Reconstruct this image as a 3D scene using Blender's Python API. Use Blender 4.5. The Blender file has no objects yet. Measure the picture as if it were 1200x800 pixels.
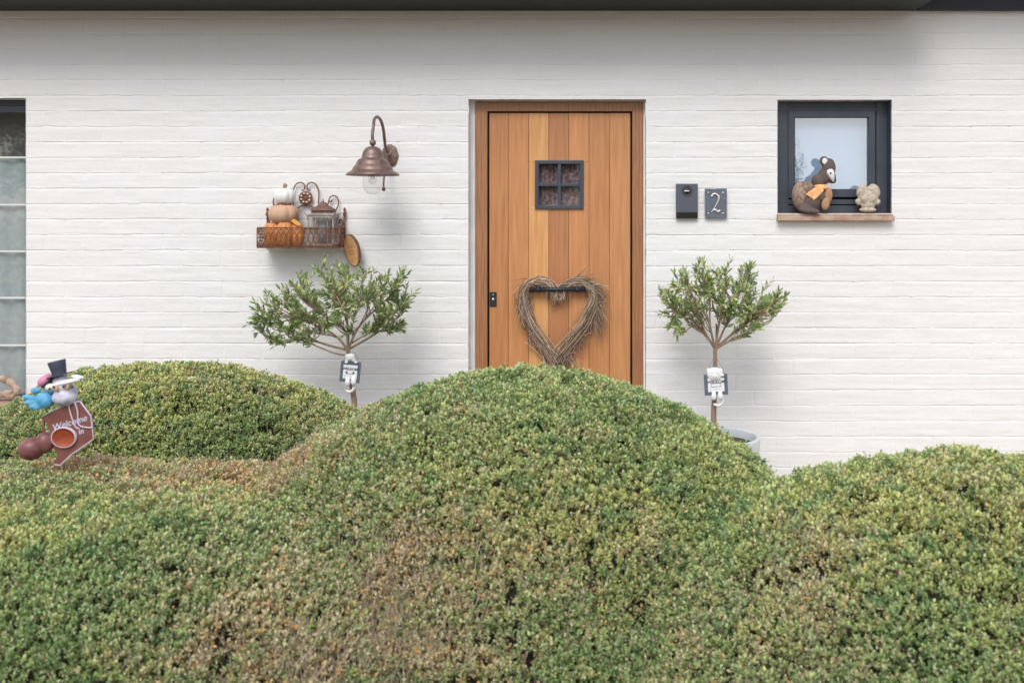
import bpy, math, random
import numpy as np
from mathutils import Vector, Matrix, noise as mnoise
random.seed(7); rng = np.random.default_rng(7)
R = math.radians
sc = bpy.context.scene

# ------------------------------------------------------------------ camera, sky, sun, exposure
F = 1170.0            # focal length in photo pixels
PX, PY = 690.0, 250.0 # where the optical axis meets the photo
EYE = 1.8
WD = 6.5              # distance of the wall face
cam = bpy.data.objects.new("camera", bpy.data.cameras.new("camera"))
sc.collection.objects.link(cam); sc.camera = cam
cam.location = (0, 0, EYE); cam.rotation_euler = (R(90), 0, 0)
cam.data.sensor_width = 36; cam.data.lens = 36*F/1200
cam.data.shift_x = (600-PX)/1200; cam.data.shift_y = -(400-PY)/1200
cam.data.clip_start = .05; cam.data.clip_end = 2000
cam.data.dof.use_dof = True; cam.data.dof.focus_distance = 6.35; cam.data.dof.aperture_fstop = 3.5

SUN_EL, SUN_AZ = R(48), R(-12)   # azimuth from the direction facing the wall, negative = from the left
w = bpy.data.worlds.new("World"); sc.world = w; w.use_nodes = True
nt = w.node_tree; nt.nodes.clear()
out = nt.nodes.new("ShaderNodeOutputWorld"); bg = nt.nodes.new("ShaderNodeBackground")
sky = nt.nodes.new("ShaderNodeTexSky"); sky.sky_type = 'NISHITA'; sky.sun_disc = False
sky.sun_elevation = SUN_EL; sky.sun_rotation = R(180)-SUN_AZ
sky.air_density = 1.0; sky.dust_density = 2.0
tc = nt.nodes.new("ShaderNodeTexCoord"); mp = nt.nodes.new("ShaderNodeMapping"); mp.inputs['Scale'].default_value = (3.5, 3.5, 16)
ns = nt.nodes.new("ShaderNodeTexNoise"); ns.inputs['Scale'].default_value = 1.6; ns.inputs['Detail'].default_value = 6
cr = nt.nodes.new("ShaderNodeValToRGB"); cr.color_ramp.elements[0].position = .40; cr.color_ramp.elements[0].color = (.10,)*3+(1,)
cr.color_ramp.elements[1].position = .60; cr.color_ramp.elements[1].color = (1,)*4
mx = nt.nodes.new("ShaderNodeMix"); mx.data_type = 'RGBA'
mx.inputs[7].default_value = (8.15, 8.0, 7.95, 1)
nt.links.new(tc.outputs['Generated'], mp.inputs[0]); nt.links.new(mp.outputs[0], ns.inputs['Vector'])
nt.links.new(ns.outputs['Fac'], cr.inputs[0]); nt.links.new(cr.outputs[0], mx.inputs[0])
tn = nt.nodes.new('ShaderNodeMix'); tn.data_type = 'RGBA'; tn.blend_type = 'MULTIPLY'; tn.inputs[0].default_value = 1; tn.inputs[7].default_value = (.92, .95, 1, 1)
nt.links.new(sky.outputs[0], tn.inputs[6]); nt.links.new(tn.outputs[2], mx.inputs[6]); nt.links.new(mx.outputs[2], bg.inputs[0])
bg.inputs[1].default_value = 0.122; nt.links.new(bg.outputs[0], out.inputs[0])
sl = bpy.data.lights.new("sun", 'SUN'); sl.energy = 1.6; sl.angle = R(30); sl.color = (1, .972, .94)
sun = bpy.data.objects.new("sun", sl); sc.collection.objects.link(sun)
sd = Vector((math.sin(SUN_AZ)*math.cos(SUN_EL), -math.cos(SUN_AZ)*math.cos(SUN_EL), math.sin(SUN_EL)))
sun.rotation_euler = sd.to_track_quat('Z', 'Y').to_euler(); sun.location = (-4, -6, 9)
sc.view_settings.view_transform = 'Standard'; sc.view_settings.look = 'None'
sc.view_settings.exposure = 0.45; sc.view_settings.gamma = 1
sc.render.engine = 'CYCLES'; sc.cycles.use_denoising = True; sc.cycles.max_bounces = 6

# ------------------------------------------------------------------ helpers
def W(px, py, d=WD):
    return Vector(((px-PX)*d/F, d, EYE-(py-PY)*d/F))
def wl(o):
    v = Vector((0, 0, 0))
    while o is not None:
        v = v+o.location; o = o.parent
    return v
def tag(o, label=None, cat=None, group=None, kind=None):
    if label: o["label"] = label
    if cat: o["category"] = cat
    if group: o["group"] = group
    if kind: o["kind"] = kind
    return o
def thing(name, loc, label, cat, group=None):
    o = bpy.data.objects.new(name, None); sc.collection.objects.link(o)
    o.location = loc; o.empty_display_size = .05
    return tag(o, label, cat, group)

class MB:
    def __init__(s): s.v = []; s.f = []; s.sm = []
    def add(s, vs, fs, smooth=False):
        b = len(s.v); s.v += [tuple(v) for v in vs]
        s.f += [tuple(b+i for i in f) for f in fs]; s.sm += [smooth]*len(fs)
    def box(s, x0, x1, y0, y1, z0, z1, bev=0.0):
        if bev <= 0:
            vs = [(x, y, z) for x in (x0, x1) for y in (y0, y1) for z in (z0, z1)]
            s.add(vs, [(0,1,3,2),(4,6,7,5),(0,4,5,1),(2,3,7,6),(0,2,6,4),(1,5,7,3)]); return s
        # bevelled box : three nested rings along each corner
        import bmesh
        bm = bmesh.new(); bmesh.ops.create_cube(bm, size=1)
        for v in bm.verts: v.co = ((x0+x1)/2+v.co.x*(x1-x0), (y0+y1)/2+v.co.y*(y1-y0), (z0+z1)/2+v.co.z*(z1-z0))
        bmesh.ops.bevel(bm, geom=bm.edges[:], offset=bev, segments=2, affect='EDGES', profile=.5)
        bm.verts.index_update()
        s.add([v.co[:] for v in bm.verts], [[v.index for v in f.verts] for f in bm.faces]); bm.free(); return s
    def tube(s, path, rad, n=8, cap=True, flat=1.0):
        P = [Vector(p) for p in path]; m = len(P)
        rr = rad if isinstance(rad, (list, tuple)) else [rad]*m
        up = None; vs = []
        for i, p in enumerate(P):
            t = (P[min(i+1, m-1)]-P[max(i-1, 0)])
            t = t.normalized() if t.length > 1e-9 else Vector((0, 0, 1))
            if up is None:
                up = Vector((0, 1, 0)) if abs(t.y) < .9 else Vector((1, 0, 0))
            a = (up-t*up.dot(t)); a = a.normalized() if a.length > 1e-6 else t.orthogonal().normalized(); up = a; b = t.cross(a)
            for k in range(n):
                an = 2*math.pi*k/n
                vs.append(p+(a*math.cos(an)*flat+b*math.sin(an))*rr[i])
        fs = [(i*n+k, i*n+(k+1) % n, (i+1)*n+(k+1) % n, (i+1)*n+k) for i in range(m-1) for k in range(n)]
        if cap: fs += [tuple(range(n))[::-1], tuple(range((m-1)*n, m*n))]
        s.add(vs, fs, True); return s
    def lathe(s, prof, c, n=32, axis='Z', tilt=None, lobes=None):
        c = Vector(c); vs = []
        for (r, h) in prof:
            for k in range(n):
                an = 2*math.pi*k/n; q = r*(1 if not lobes else lobes(an))
                v = Vector((q*math.cos(an), q*math.sin(an), h))
                if axis == 'Y': v = Vector((v.x, -v.z, v.y))
                if tilt: v = tilt @ v
                vs.append(c+v)
        m = len(prof)
        fs = [(i*n+k, i*n+(k+1) % n, (i+1)*n+(k+1) % n, (i+1)*n+k) for i in range(m-1) for k in range(n)]
        s.add(vs, fs, True); return s
    def ell(s, c, r, n=16, rot=None, m=10):
        c = Vector(c); r = r if isinstance(r, (tuple, list)) else (r, r, r)
        vs = []
        for i in range(1, m):
            th = math.pi*i/m
            for k in range(n):
                an = 2*math.pi*k/n
                v = Vector((r[0]*math.sin(th)*math.cos(an), r[1]*math.sin(th)*math.sin(an), r[2]*math.cos(th)))
                if rot: v = rot @ v
                vs.append(c+v)
        for sg in (1, -1):
            v = Vector((0, 0, r[2]*sg))
            if rot: v = rot @ v
            vs.append(c+v)
        fs = [(i*n+k, (i+1)*n+k, (i+1)*n+(k+1) % n, i*n+(k+1) % n) for i in range(m-2) for k in range(n)]
        T, B = len(vs)-2, len(vs)-1
        fs += [(T, k, (k+1) % n) for k in range(n)]+[(B, (m-2)*n+(k+1) % n, (m-2)*n+k) for k in range(n)]
        s.add(vs, fs, True); return s
    def prism(s, pts, y0, y1):   # outline in (x,z), thickness along y
        n = len(pts); vs = [(p[0], y0, p[1]) for p in pts]+[(p[0], y1, p[1]) for p in pts]
        fs = [tuple(range(n)), tuple(range(n, 2*n))[::-1]]+[(i, i+n, (i+1) % n+n, (i+1) % n) for i in range(n)]
        s.add(vs, fs); return s
    def xf(s, M):
        s.v = [tuple(M @ Vector(v)) for v in s.v]; return s
    def build(s, name, mat, parent=None, origin=None, remesh=0, rough=0):
        me = bpy.data.meshes.new(name)
        o = bpy.data.objects.new(name, me); sc.collection.objects.link(o)
        if parent is not None: o.parent = parent
        elif origin is not None: o.location = origin
        off = wl(o) if parent is None else wl(parent)
        me.from_pydata([tuple(Vector(v)-off) for v in s.v], [], s.f)
        me.polygons.foreach_set('use_smooth', s.sm)
        me.materials.append(mat); me.update()
        if remesh:
            md = o.modifiers.new('rm', 'REMESH'); md.mode = 'VOXEL'; md.voxel_size = remesh; md.use_smooth_shade = True
            ms = o.modifiers.new('sm', 'SMOOTH'); ms.iterations = 4
            if rough:
                tx = bpy.data.textures.new(name+'_tex', 'CLOUDS'); tx.noise_scale = .02
                dm = o.modifiers.new('dp', 'DISPLACE'); dm.texture = tx; dm.strength = rough; dm.texture_coords = 'GLOBAL'
        return o

def npmesh(name, V, Fq, mat, parent=None, origin=(0, 0, 0), smooth=False, col=None):
    me = bpy.data.meshes.new(name); o = bpy.data.objects.new(name, me); sc.collection.objects.link(o)
    if parent is not None: o.parent = parent; off = np.array(wl(parent))
    else: o.location = origin; off = np.array(origin, float)
    n, k = Fq.shape
    me.vertices.add(len(V)); me.vertices.foreach_set('co', (V-off).astype(np.float32).ravel())
    me.loops.add(n*k); me.loops.foreach_set('vertex_index', Fq.astype(np.int32).ravel())
    me.polygons.add(n); me.polygons.foreach_set('loop_start', np.arange(0, n*k, k, dtype=np.int32))
    me.polygons.foreach_set('use_smooth', np.full(n, smooth))
    me.update(calc_edges=True)
    if col is not None:
        a = me.color_attributes.new('tint', 'FLOAT_COLOR', 'POINT')
        a.data.foreach_set('color', np.hstack([col, np.ones((len(col), 1))]).astype(np.float32).ravel())
    me.materials.append(mat); return o

def smoothpath(pts, n=8):
    P = [Vector(p) for p in pts]; out = []
    for i in range(len(P)-1):
        p0, p1, p2, p3 = P[max(i-1, 0)], P[i], P[i+1], P[min(i+2, len(P)-1)]
        for k in range(n):
            t = k/n
            out.append(.5*((2*p1)+(p2-p0)*t+(2*p0-5*p1+4*p2-p3)*t*t+(3*p1-p0-3*p2+p3)*t**3))
    out.append(P[-1]); return out

def vnoise(P, seed=0):   # numpy value noise, 0..1
    P = np.asarray(P, float); I = np.floor(P).astype(np.int64); f = P-I; f = f*f*(3-2*f)
    def h(a, b, c):
        n = (a*374761393+b*668265263+c*2147483647+seed*1442695041) & 0xffffffff
        n = ((n ^ (n >> 13))*1274126177) & 0xffffffff
        return ((n ^ (n >> 16)) & 0xffffff)/float(0xffffff)
    r = 0
    for dx in (0, 1):
        for dy in (0, 1):
            for dz in (0, 1):
                wgt = (f[:, 0] if dx else 1-f[:, 0])*(f[:, 1] if dy else 1-f[:, 1])*(f[:, 2] if dz else 1-f[:, 2])
                r = r+wgt*h(I[:, 0]+dx, I[:, 1]+dy, I[:, 2]+dz)
    return r

# ------------------------------------------------------------------ materials
def mat(name, col, rough=.6, metal=0, c2=None, scale=20, bump=0, bscale=None, spec=.5, stretch=None, attr=False, detail=5, lo=.35, hi=.65, coat=0):
    m = bpy.data.materials.new(name); m.use_nodes = True; t = m.node_tree; b = t.nodes['Principled BSDF']
    b.inputs['Roughness'].default_value = rough; b.inputs['Metallic'].default_value = metal
    b.inputs['Specular IOR Level'].default_value = spec; b.inputs['Coat Weight'].default_value = coat
    b.inputs['Base Color'].default_value = (*col, 1)
    tcn = t.nodes.new('ShaderNodeTexCoord'); vec = tcn.outputs['Object']
    if stretch:
        mpn = t.nodes.new('ShaderNodeMapping'); mpn.inputs['Scale'].default_value = stretch
        t.links.new(vec, mpn.inputs[0]); vec = mpn.outputs[0]
    src = None
    if c2 is not None:
        n = t.nodes.new('ShaderNodeTexNoise'); n.inputs['Scale'].default_value = scale; n.inputs['Detail'].default_value = detail
        t.links.new(vec, n.inputs['Vector'])
        r = t.nodes.new('ShaderNodeValToRGB'); r.color_ramp.elements[0].position = lo; r.color_ramp.elements[1].position = hi
        r.color_ramp.elements[0].color = (*col, 1); r.color_ramp.elements[1].color = (*c2, 1)
        t.links.new(n.outputs['Fac'], r.inputs[0]); src = r.outputs[0]
    if attr:
        a = t.nodes.new('ShaderNodeAttribute'); a.attribute_name = 'tint'
        if src is None: src = a.outputs['Color']
        else:
            x = t.nodes.new('ShaderNodeMix'); x.data_type = 'RGBA'; x.blend_type = 'MULTIPLY'; x.inputs[0].default_value = 1
            t.links.new(src, x.inputs[6]); t.links.new(a.outputs['Color'], x.inputs[7]); src = x.outputs[2]
    if src is not None: t.links.new(src, b.inputs['Base Color'])
    if bump:
        n2 = t.nodes.new('ShaderNodeTexNoise'); n2.inputs['Scale'].default_value = bscale or scale; n2.inputs['Detail'].default_value = 6
        t.links.new(vec, n2.inputs['Vector'])
        bp = t.nodes.new('ShaderNodeBump'); bp.inputs['Strength'].default_value = .7; bp.inputs['Distance'].default_value = bump
        t.links.new(n2.outputs['Fac'], bp.inputs['Height']); t.links.new(bp.outputs[0], b.inputs['Normal'])
    return m
def leafmat(name, transl=.25, rough=.5):
    m = bpy.data.materials.new(name); m.use_nodes = True; t = m.node_tree; b = t.nodes['Principled BSDF']; o = t.nodes['Material Output']
    a = t.nodes.new('ShaderNodeAttribute'); a.attribute_name = 'tint'
    b.inputs['Roughness'].default_value = rough; b.inputs['Specular IOR Level'].default_value = .35
    t.links.new(a.outputs['Color'], b.inputs['Base Color'])
    tr = t.nodes.new('ShaderNodeBsdfTranslucent'); t.links.new(a.outputs['Color'], tr.inputs[0])
    x = t.nodes.new('ShaderNodeMixShader'); x.inputs[0].default_value = transl
    t.links.new(b.outputs[0], x.inputs[1]); t.links.new(tr.outputs[0], x.inputs[2]); t.links.new(x.outputs[0], o.inputs[0])
    return m
M = {}
M['paint'] = mat('white_painted_brick', (.775, .771, .766), .6, c2=(.735, .728, .716), scale=3.0, bump=.0016, bscale=38, stretch=(.45, 1, 1.6), lo=.3, hi=.8)
M['reveal'] = mat('white_reveal_paint', (.78, .775, .76), .6, c2=(.70, .69, .67), scale=9, bump=.0008, bscale=60)
M['wood'] = mat('oiled_door_wood', (1.0, 1.0, 1.0), .42, c2=(.74, .67, .60), scale=3.2, stretch=(13, 13, .9), bump=.0006, bscale=6, attr=True, lo=.3, hi=.75, detail=9)
M['frame_wood'] = mat('door_frame_wood', (.40, .185, .085), .42, c2=(.27, .12, .055), scale=4, stretch=(20, 20, 1.0), bump=.0006, bscale=6, detail=9)
M['iron'] = mat('black_iron', (.028, .032, .038), .45, .3, bump=.0004, bscale=90)
M['anth'] = mat('anthracite_frame', (.042, .052, .072), .42, c2=(.055, .065, .086), scale=7)
M['seal'] = mat('black_seal', (.008, .008, .01), .7)
M['soffit'] = mat('dark_soffit_board', (.008, .010, .010), .6, c2=(.012, .014, .014), scale=8)
M['fascia'] = mat('anthracite_fascia', (.018, .022, .030), .6)
M['rust'] = mat('rusty_wrought_iron', (.13, .055, .032), .75, .15, c2=(.26, .11, .055), scale=60, bump=.0008)
M['lamp'] = mat('aged_copper_lamp', (.165, .105, .088), .42, .4, c2=(.24, .165, .14), scale=22, bump=.0004)
M['sill'] = mat('weathered_brown_sill', (.36, .21, .15), .8, c2=(.47, .36, .27), scale=30, bump=.002, stretch=(.5, 1, 1))
M['slate'] = mat('slate_blue_plate', (.095, .115, .15), .55, c2=(.13, .15, .185), scale=60)
M['plastic'] = mat('anthracite_plastic', (.085, .095, .125), .38)
M['gloss'] = mat('glossy_black', (.006, .007, .008), .12)
M['steel'] = mat('brushed_steel', (.72, .70, .66), .3, .8)
M['stone'] = mat('mossy_carved_stone', (.36, .30, .22), .9, c2=(.58, .52, .43), scale=70, bump=.0015)
M['pot'] = mat('pale_grey_glazed_pot', (.52, .57, .61), .4, c2=(.62, .66, .69), scale=8, bump=.0006)
M['soil'] = mat('dark_soil', (.05, .04, .03), .95, c2=(.09, .07, .05), scale=40, bump=.01)
M['bark'] = mat('olive_bark', (.24, .165, .11), .85, c2=(.36, .26, .185), scale=50, bump=.002, stretch=(1, 1, .3))
M['stake'] = mat('grey_stake', (.10, .10, .11), .7)
M['white'] = mat('white_ceramic', (.78, .78, .79), .35)
M['paper'] = mat('white_note', (.78, .79, .82), .6)
M['ink'] = mat('dark_ink', (.05, .055, .07), .7)
M['ground'] = mat('gravel_path', (.38, .31, .23), .95, c2=(.46, .38, .29), scale=60, bump=.01)
M['lawn'] = mat('sandy_verge', (.20, .16, .11), .95, c2=(.26, .22, .15), scale=2, bump=.03, bscale=30)
M['asphalt'] = mat('asphalt', (.05, .05, .05), .9, c2=(.07, .07, .07), scale=50)
M['leafh'] = leafmat('hedge_leaves', .30, .6)
M['leafo'] = leafmat('olive_leaves', .2, .42)
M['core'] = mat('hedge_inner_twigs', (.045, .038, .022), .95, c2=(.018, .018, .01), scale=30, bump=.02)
M['twig'] = mat('dead_twigs', (.58, .48, .37), .9, c2=(.36, .26, .18), scale=30)
M['straw'] = mat('dry_brushwood', (.62, .50, .38), .9, c2=(.24, .16, .11), scale=90, lo=.42, hi=.58, stretch=(1, 1, 1))
M['raffia'] = mat('pale_raffia', (.50, .38, .24), .9, c2=(.36, .26, .16), scale=60)
M['p_white'] = mat('white_pumpkin', (.80, .80, .78), .4)
M['p_beige'] = mat('knitted_beige', (.52, .32, .21), .95, c2=(.62, .41, .28), scale=160, bump=.002)
M['p_orange'] = mat('orange_pumpkin', (.56, .19, .05), .6, c2=(.68, .30, .10), scale=30, bump=.001)
M['stem'] = mat('pumpkin_stem', (.42, .30, .16), .85, c2=(.3, .2, .1), scale=80)
M['ochre'] = mat('yellow_autumn_leaf', (.72, .36, .06), .7)
M['zinc'] = mat('weathered_zinc', (.46, .42, .39), .7, 0, c2=(.30, .23, .20), scale=40)
M['candle'] = mat('grey_candle', (.30, .34, .36), .5)
M['slice'] = mat('cut_wood_slice', (.47, .24, .10), .75, c2=(.58, .33, .15), scale=30, bump=.001)
M['barkdk'] = mat('dark_bark', (.13, .07, .045), .95, c2=(.2, .11, .07), scale=60, bump=.003)
M['burn'] = mat('burnt_marks', (.20, .10, .045), .9)
M['plush'] = mat('grey_brown_plush', (.105, .078, .07), .98, c2=(.14, .105, .095), scale=150, bump=.002)
M['fluff'] = mat('tan_fluffy_tail', (.46, .34, .25), .98, c2=(.26, .18, .14), scale=60)
M['felt'] = mat('white_felt', (.78, .76, .78), .95)
M['tanfelt'] = mat('tan_felt', (.45, .27, .15), .95, c2=(.36, .2, .11), scale=60)
M['scarf'] = mat('orange_checked_scarf', (.80, .33, .10), .9, c2=(.85, .55, .30), scale=35, stretch=(1, 1, 2.5))
M['maroon'] = mat('maroon_painted_metal', (.17, .055, .045), .45, c2=(.22, .085, .07), scale=14, bump=.0006)
M['ball'] = mat('glazed_maroon_ball', (.16, .055, .055), .42, c2=(.25, .10, .09), scale=30, bump=.001, lo=.42, hi=.7)
M['orange_in'] = mat('orange_rust_bowl', (.42, .07, .015), .6, c2=(.22, .035, .012), scale=18)
M['lilac'] = mat('pale_lilac_paint', (.62, .55, .68), .55)
M['bluebird'] = mat('bright_blue_paint', (.05, .27, .50), .55, c2=(.16, .46, .66), scale=26, bump=.0015, lo=.4, hi=.65)
M['greybird'] = mat('mottled_lilac_white', (.62, .60, .68), .6, c2=(.34, .34, .48), scale=28, bump=.002, lo=.42, hi=.62)
M['pink'] = mat('pink_paint', (.60, .22, .36), .5)
M['hat'] = mat('dark_navy_hat', (.045, .05, .085), .6)
M['hatband'] = mat('mauve_hatband', (.36, .2, .3), .6)
M['creamp'] = mat('cream_paint', (.80, .70, .58), .6)
M['sky_blind'] = mat('sky_tinted_blind', (.70, .82, .98), .9)  # pale blue painted in for the sky reflected by the pane
M['netcurtain'] = mat('grey_net_curtain', (.39, .445, .46), .9, c2=(.32, .38, .395), scale=26)
M['drift'] = mat('driftwood', (.34, .23, .17), .85, c2=(.50, .40, .33), scale=30, bump=.003)
M['bar'] = mat('white_glazing_bar', (.66, .68, .66), .5)
M['tile'] = mat('dark_roof_tiles', (.06, .05, .05), .8, c2=(.09, .08, .08), scale=12)

def glass(name, tint=(1, 1, 1), refl=.08, rough=.02, bumpd=0, ior=1.5):
    m = bpy.data.materials.new(name); m.use_nodes = True; t = m.node_tree; t.nodes.remove(t.nodes['Principled BSDF']); o = t.nodes['Material Output']
    tr = t.nodes.new('ShaderNodeBsdfTransparent'); tr.inputs[0].default_value = (*tint, 1)
    g = t.nodes.new('ShaderNodeBsdfGlossy'); g.inputs['Roughness'].default_value = rough
    if bumpd:
        n = t.nodes.new('ShaderNodeTexNoise'); n.inputs['Scale'].default_value = 5; bp = t.nodes.new('ShaderNodeBump'); bp.inputs['Distance'].default_value = bumpd
        t.links.new(n.outputs['Fac'], bp.inputs['Height']); t.links.new(bp.outputs[0], g.inputs['Normal'])
    fl_ = t.nodes.new('ShaderNodeLayerWeight'); fl_.inputs[0].default_value = .5; fr = t.nodes.new('ShaderNodeMath'); fr.operation = 'POWER'; fr.inputs[1].default_value = 5; t.links.new(fl_.outputs['Facing'], fr.inputs[0])
    ad = t.nodes.new('ShaderNodeMath'); ad.operation = 'ADD'; ad.inputs[1].default_value = refl*.6+.03; ad.use_clamp = True
    x = t.nodes.new('ShaderNodeMixShader'); t.links.new(fr.outputs[0], ad.inputs[0]); t.links.new(ad.outputs[0], x.inputs[0])
    t.links.new(tr.outputs[0], x.inputs[1]); t.links.new(g.outputs[0], x.inputs[2]); t.links.new(x.outputs[0], o.inputs[0])
    return m
def clearglass(name, tint, top=1.1, base=.05):
    m = glass(name, tint, 0, .01); t = m.node_tree
    x = [n for n in t.nodes if n.type == 'MIX_SHADER'][0]; lw_ = t.nodes.new('ShaderNodeLayerWeight'); lw_.inputs[0].default_value = .5
    p = t.nodes.new('ShaderNodeMath'); p.operation = 'POWER'; p.inputs[1].default_value = 4
    q = t.nodes.new('ShaderNodeMath'); q.operation = 'MULTIPLY_ADD'; q.inputs[1].default_value = top; q.inputs[2].default_value = base
    t.links.new(lw_.outputs['Facing'], p.inputs[0]); t.links.new(p.outputs[0], q.inputs[0]); t.links.new(q.outputs[0], x.inputs[0]); return m
M['pane'] = glass('reflective_pane', (.93, .97, 1), .38, .01, .0008)
M['panedark'] = glass('dim_pane', (1, 1, 1), .03, .02, .0006)
M['panel'] = glass('tall_window_pane', (1, 1, 1), .08, .01, .0008)
M['bulbglass'] = clearglass('clear_lamp_glass', (.96, .965, .97))
M['thinglass'] = clearglass('thin_lantern_glass', (.97, .97, .97), .3, .03)

# ------------------------------------------------------------------ ground
def sheet(name, x0, x1, y0, y1, z, m, nx=1, ny=1):
    mb = MB(); mb.add([(x0, y0, z), (x1, y0, z), (x1, y1, z), (x0, y1, z)], [(0, 1, 2, 3)])
    return tag(mb.build(name, m), kind='structure')
sheet('ground', -600, 600, -600, 600, -.02, M['lawn'])
sheet('path', -9, 9, 4.9, 6.49, -.004, M['ground'])
sheet('road', -300, 300, -12, -6, -.012, M['asphalt'])

# ------------------------------------------------------------------ house
house = thing('brick_house', (0, WD, 0), 'white painted brick house front with wooden door and dark eave', 'house')
ZT = EYE+(250-13)*WD/F          # soffit height at the wall
COURSE, BL = 18.13*WD/F, 46.2*WD/F
Z0 = EYE-(148.1-250)*WD/F; Z0 -= COURSE*math.floor(Z0/COURSE)   # phase of bed joints
def op(x0, x1, y0, y1): a = W(x0, y1); b = W(x1, y0); return (a.x, b.x, a.z, b.z)
DO = op(549, 757, 116.5, 566); WR = op(911, 1045, 117, 250); WLft = op(-160, 30.5, 115, 468)
OPEN = [DO, WR, WLft]
xs = np.unique(np.concatenate([np.arange(-5.0, -3.95, .02), np.arange(-3.95, 2.95, .0058), np.arange(2.95, 4.2, .02)])); zs = []
tt = [0, .02, .06, .12, .20, .29, .38, .47, .56, .65, .74, .81, .865, .90, .935, .965, .988]
for k in range(-2, 40):
    for t in tt: zs.append(Z0+(k+t)*COURSE)
zs = np.array([z for z in zs if 0 <= z <= ZT]+[0., ZT])
for o_ in OPEN:
    xs = xs[(abs(xs-o_[0]) > .004) & (abs(xs-o_[1]) > .004)]; xs = np.append(xs, o_[:2])
    zs = zs[(abs(zs-o_[2]) > .002) & (abs(zs-o_[3]) > .002)]; zs = np.append(zs, o_[2:])
xs = np.unique(xs); zs = np.unique(zs)
X, Z = np.meshgrid(xs, zs); Xf, Zf = X.ravel(), Z.ravel()
P3 = lambda sx, sz, o=0.: np.stack([Xf*sx+o, Zf*sz+o*1.7, np.full_like(Xf, o)], 1)
# wavy courses
Zw = Zf+(vnoise(P3(2.2, 3.0, 3.3), 1)-.5)*.006+(vnoise(P3(16, 9, 2.3), 4)-.5)*.0035
cz = (Zw-Z0)/COURSE; ci = np.floor(cz).astype(int); ct = cz-ci
jit = vnoise(np.stack([ci*7.31, ci*0., ci*0.], 1), 5)*.03
bx = (Xf+jit+.063)/BL+(ci % 2)*.5+.012*(vnoise(P3(9, 9, 1.), 2)-.5); bi = np.floor(bx).astype(int); bt = bx-bi
hsh = lambda a, b, s: vnoise(np.stack([a*3.7+.5, b*5.3+.5, np.full(len(a), s+.5)], 1)*1.0, s)
br = hsh(bi, ci, 11)-.5; br2 = hsh(bi, ci, 23)-.5
jf = np.clip((ct-.865)/.135, 0, 1)**1.4                # mortar falls back under the edge of the brick above
jstr = .15+1.1*hsh(bi, ci, 77)*(.4+.6*vnoise(P3(9, 11, 7.), 9))
vdist = np.minimum(bt, 1-bt)*BL
vj = np.exp(-(vdist/.0062)**2)*np.clip(hsh(bi+(bt > .5), ci, 31)*1.7-.25, 0, 1)*np.clip(vnoise(P3(14, 22, 1.), 37)*1.6, .2, 1)
near = vnoise(P3(3, 70, 2.), 13)-.5; mid = vnoise(P3(7, 26, 5.), 15)-.5; fine = vnoise(P3(40, 130, 8.), 17)-.5; big = vnoise(P3(14, 14, 6.), 18)-.5
rowo = vnoise(np.stack([ci*5.13+.3, ci*0.+.5, Xf*1.3], 1), 71)-.5
out_ = (-.0048*jf*jstr - .0040*vj + .0022*br + .0044*br2*(ct-.5) + .0012*rowo + .0016*near+.0018*mid+.0009*fine+.0018*big)
Yf = WD-out_
V = np.stack([Xf, Yf, Zf], 1); nx, nz = len(xs), len(zs)
idx = np.arange(nx*nz).reshape(nz, nx)
Q = np.stack([idx[:-1, :-1], idx[:-1, 1:], idx[1:, 1:], idx[1:, :-1]], -1).reshape(-1, 4)
cx = (xs[:-1]+xs[1:])/2; czz = (zs[:-1]+zs[1:])/2; CX, CZ = np.meshgrid(cx, czz); keep = np.ones(CX.size, bool)
for o_ in OPEN:
    keep &= ~((CX.ravel() > o_[0]) & (CX.ravel() < o_[1]) & (CZ.ravel() > o_[2]) & (CZ.ravel() < o_[3]))
npmesh('wall', V, Q[keep], M['paint'], house, smooth=True)
mb = MB()     # plain side and rear walls close the house
mb.box(-5.0, -4.8, WD+.02, 14, 0, ZT); mb.box(4.0, 4.19, WD+.02, 14, 0, ZT); mb.box(-5, 4.19, 14, 14.2, 0, ZT)
mb.build('side_wall', M['paint'], house)
# reveals: rough painted edges
def reveal(o_, dep, top=True, bottom=False):
    x0, x1, z0, z1 = o_; t = .07; y0, y1 = WD+.003, WD+dep
    mb = MB()
    def strip(a, b, nrm):   # a noisy sheet from the wall face back to the frame
        n = max(4, int((b-a).length/.012)); vs = []; fs = []
        for i in range(n+1):
            p = a.lerp(b, i/n)
            for y in (y0-.006, y0+.01, y1):
                q = Vector((p.x, y, p.z)); e = (mnoise.noise(Vector((p.x*18, y*9, p.z*18)))*.004+.001) if y < y0+.02 else 0
                vs.append(q+nrm*e)
        for i in range(n):
            for j in range(2): fs.append((i*3+j, i*3+j+1, (i+1)*3+j+1, (i+1)*3+j))
        mb.add(vs, fs, True)
    strip(Vector((x0, 0, z0)), Vector((x0, 0, z1)), Vector((1, 0, 0)))
    strip(Vector((x1, 0, z0)), Vector((x1, 0, z1)), Vector((-1, 0, 0)))
    strip(Vector((x0, 0, z1)), Vector((x1, 0, z1)), Vector((0, 0, -1)))
    return mb.build('reveal', M['reveal'], house)
reveal(DO, .15); reveal(WR, .14); reveal(WLft, .14)

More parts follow.
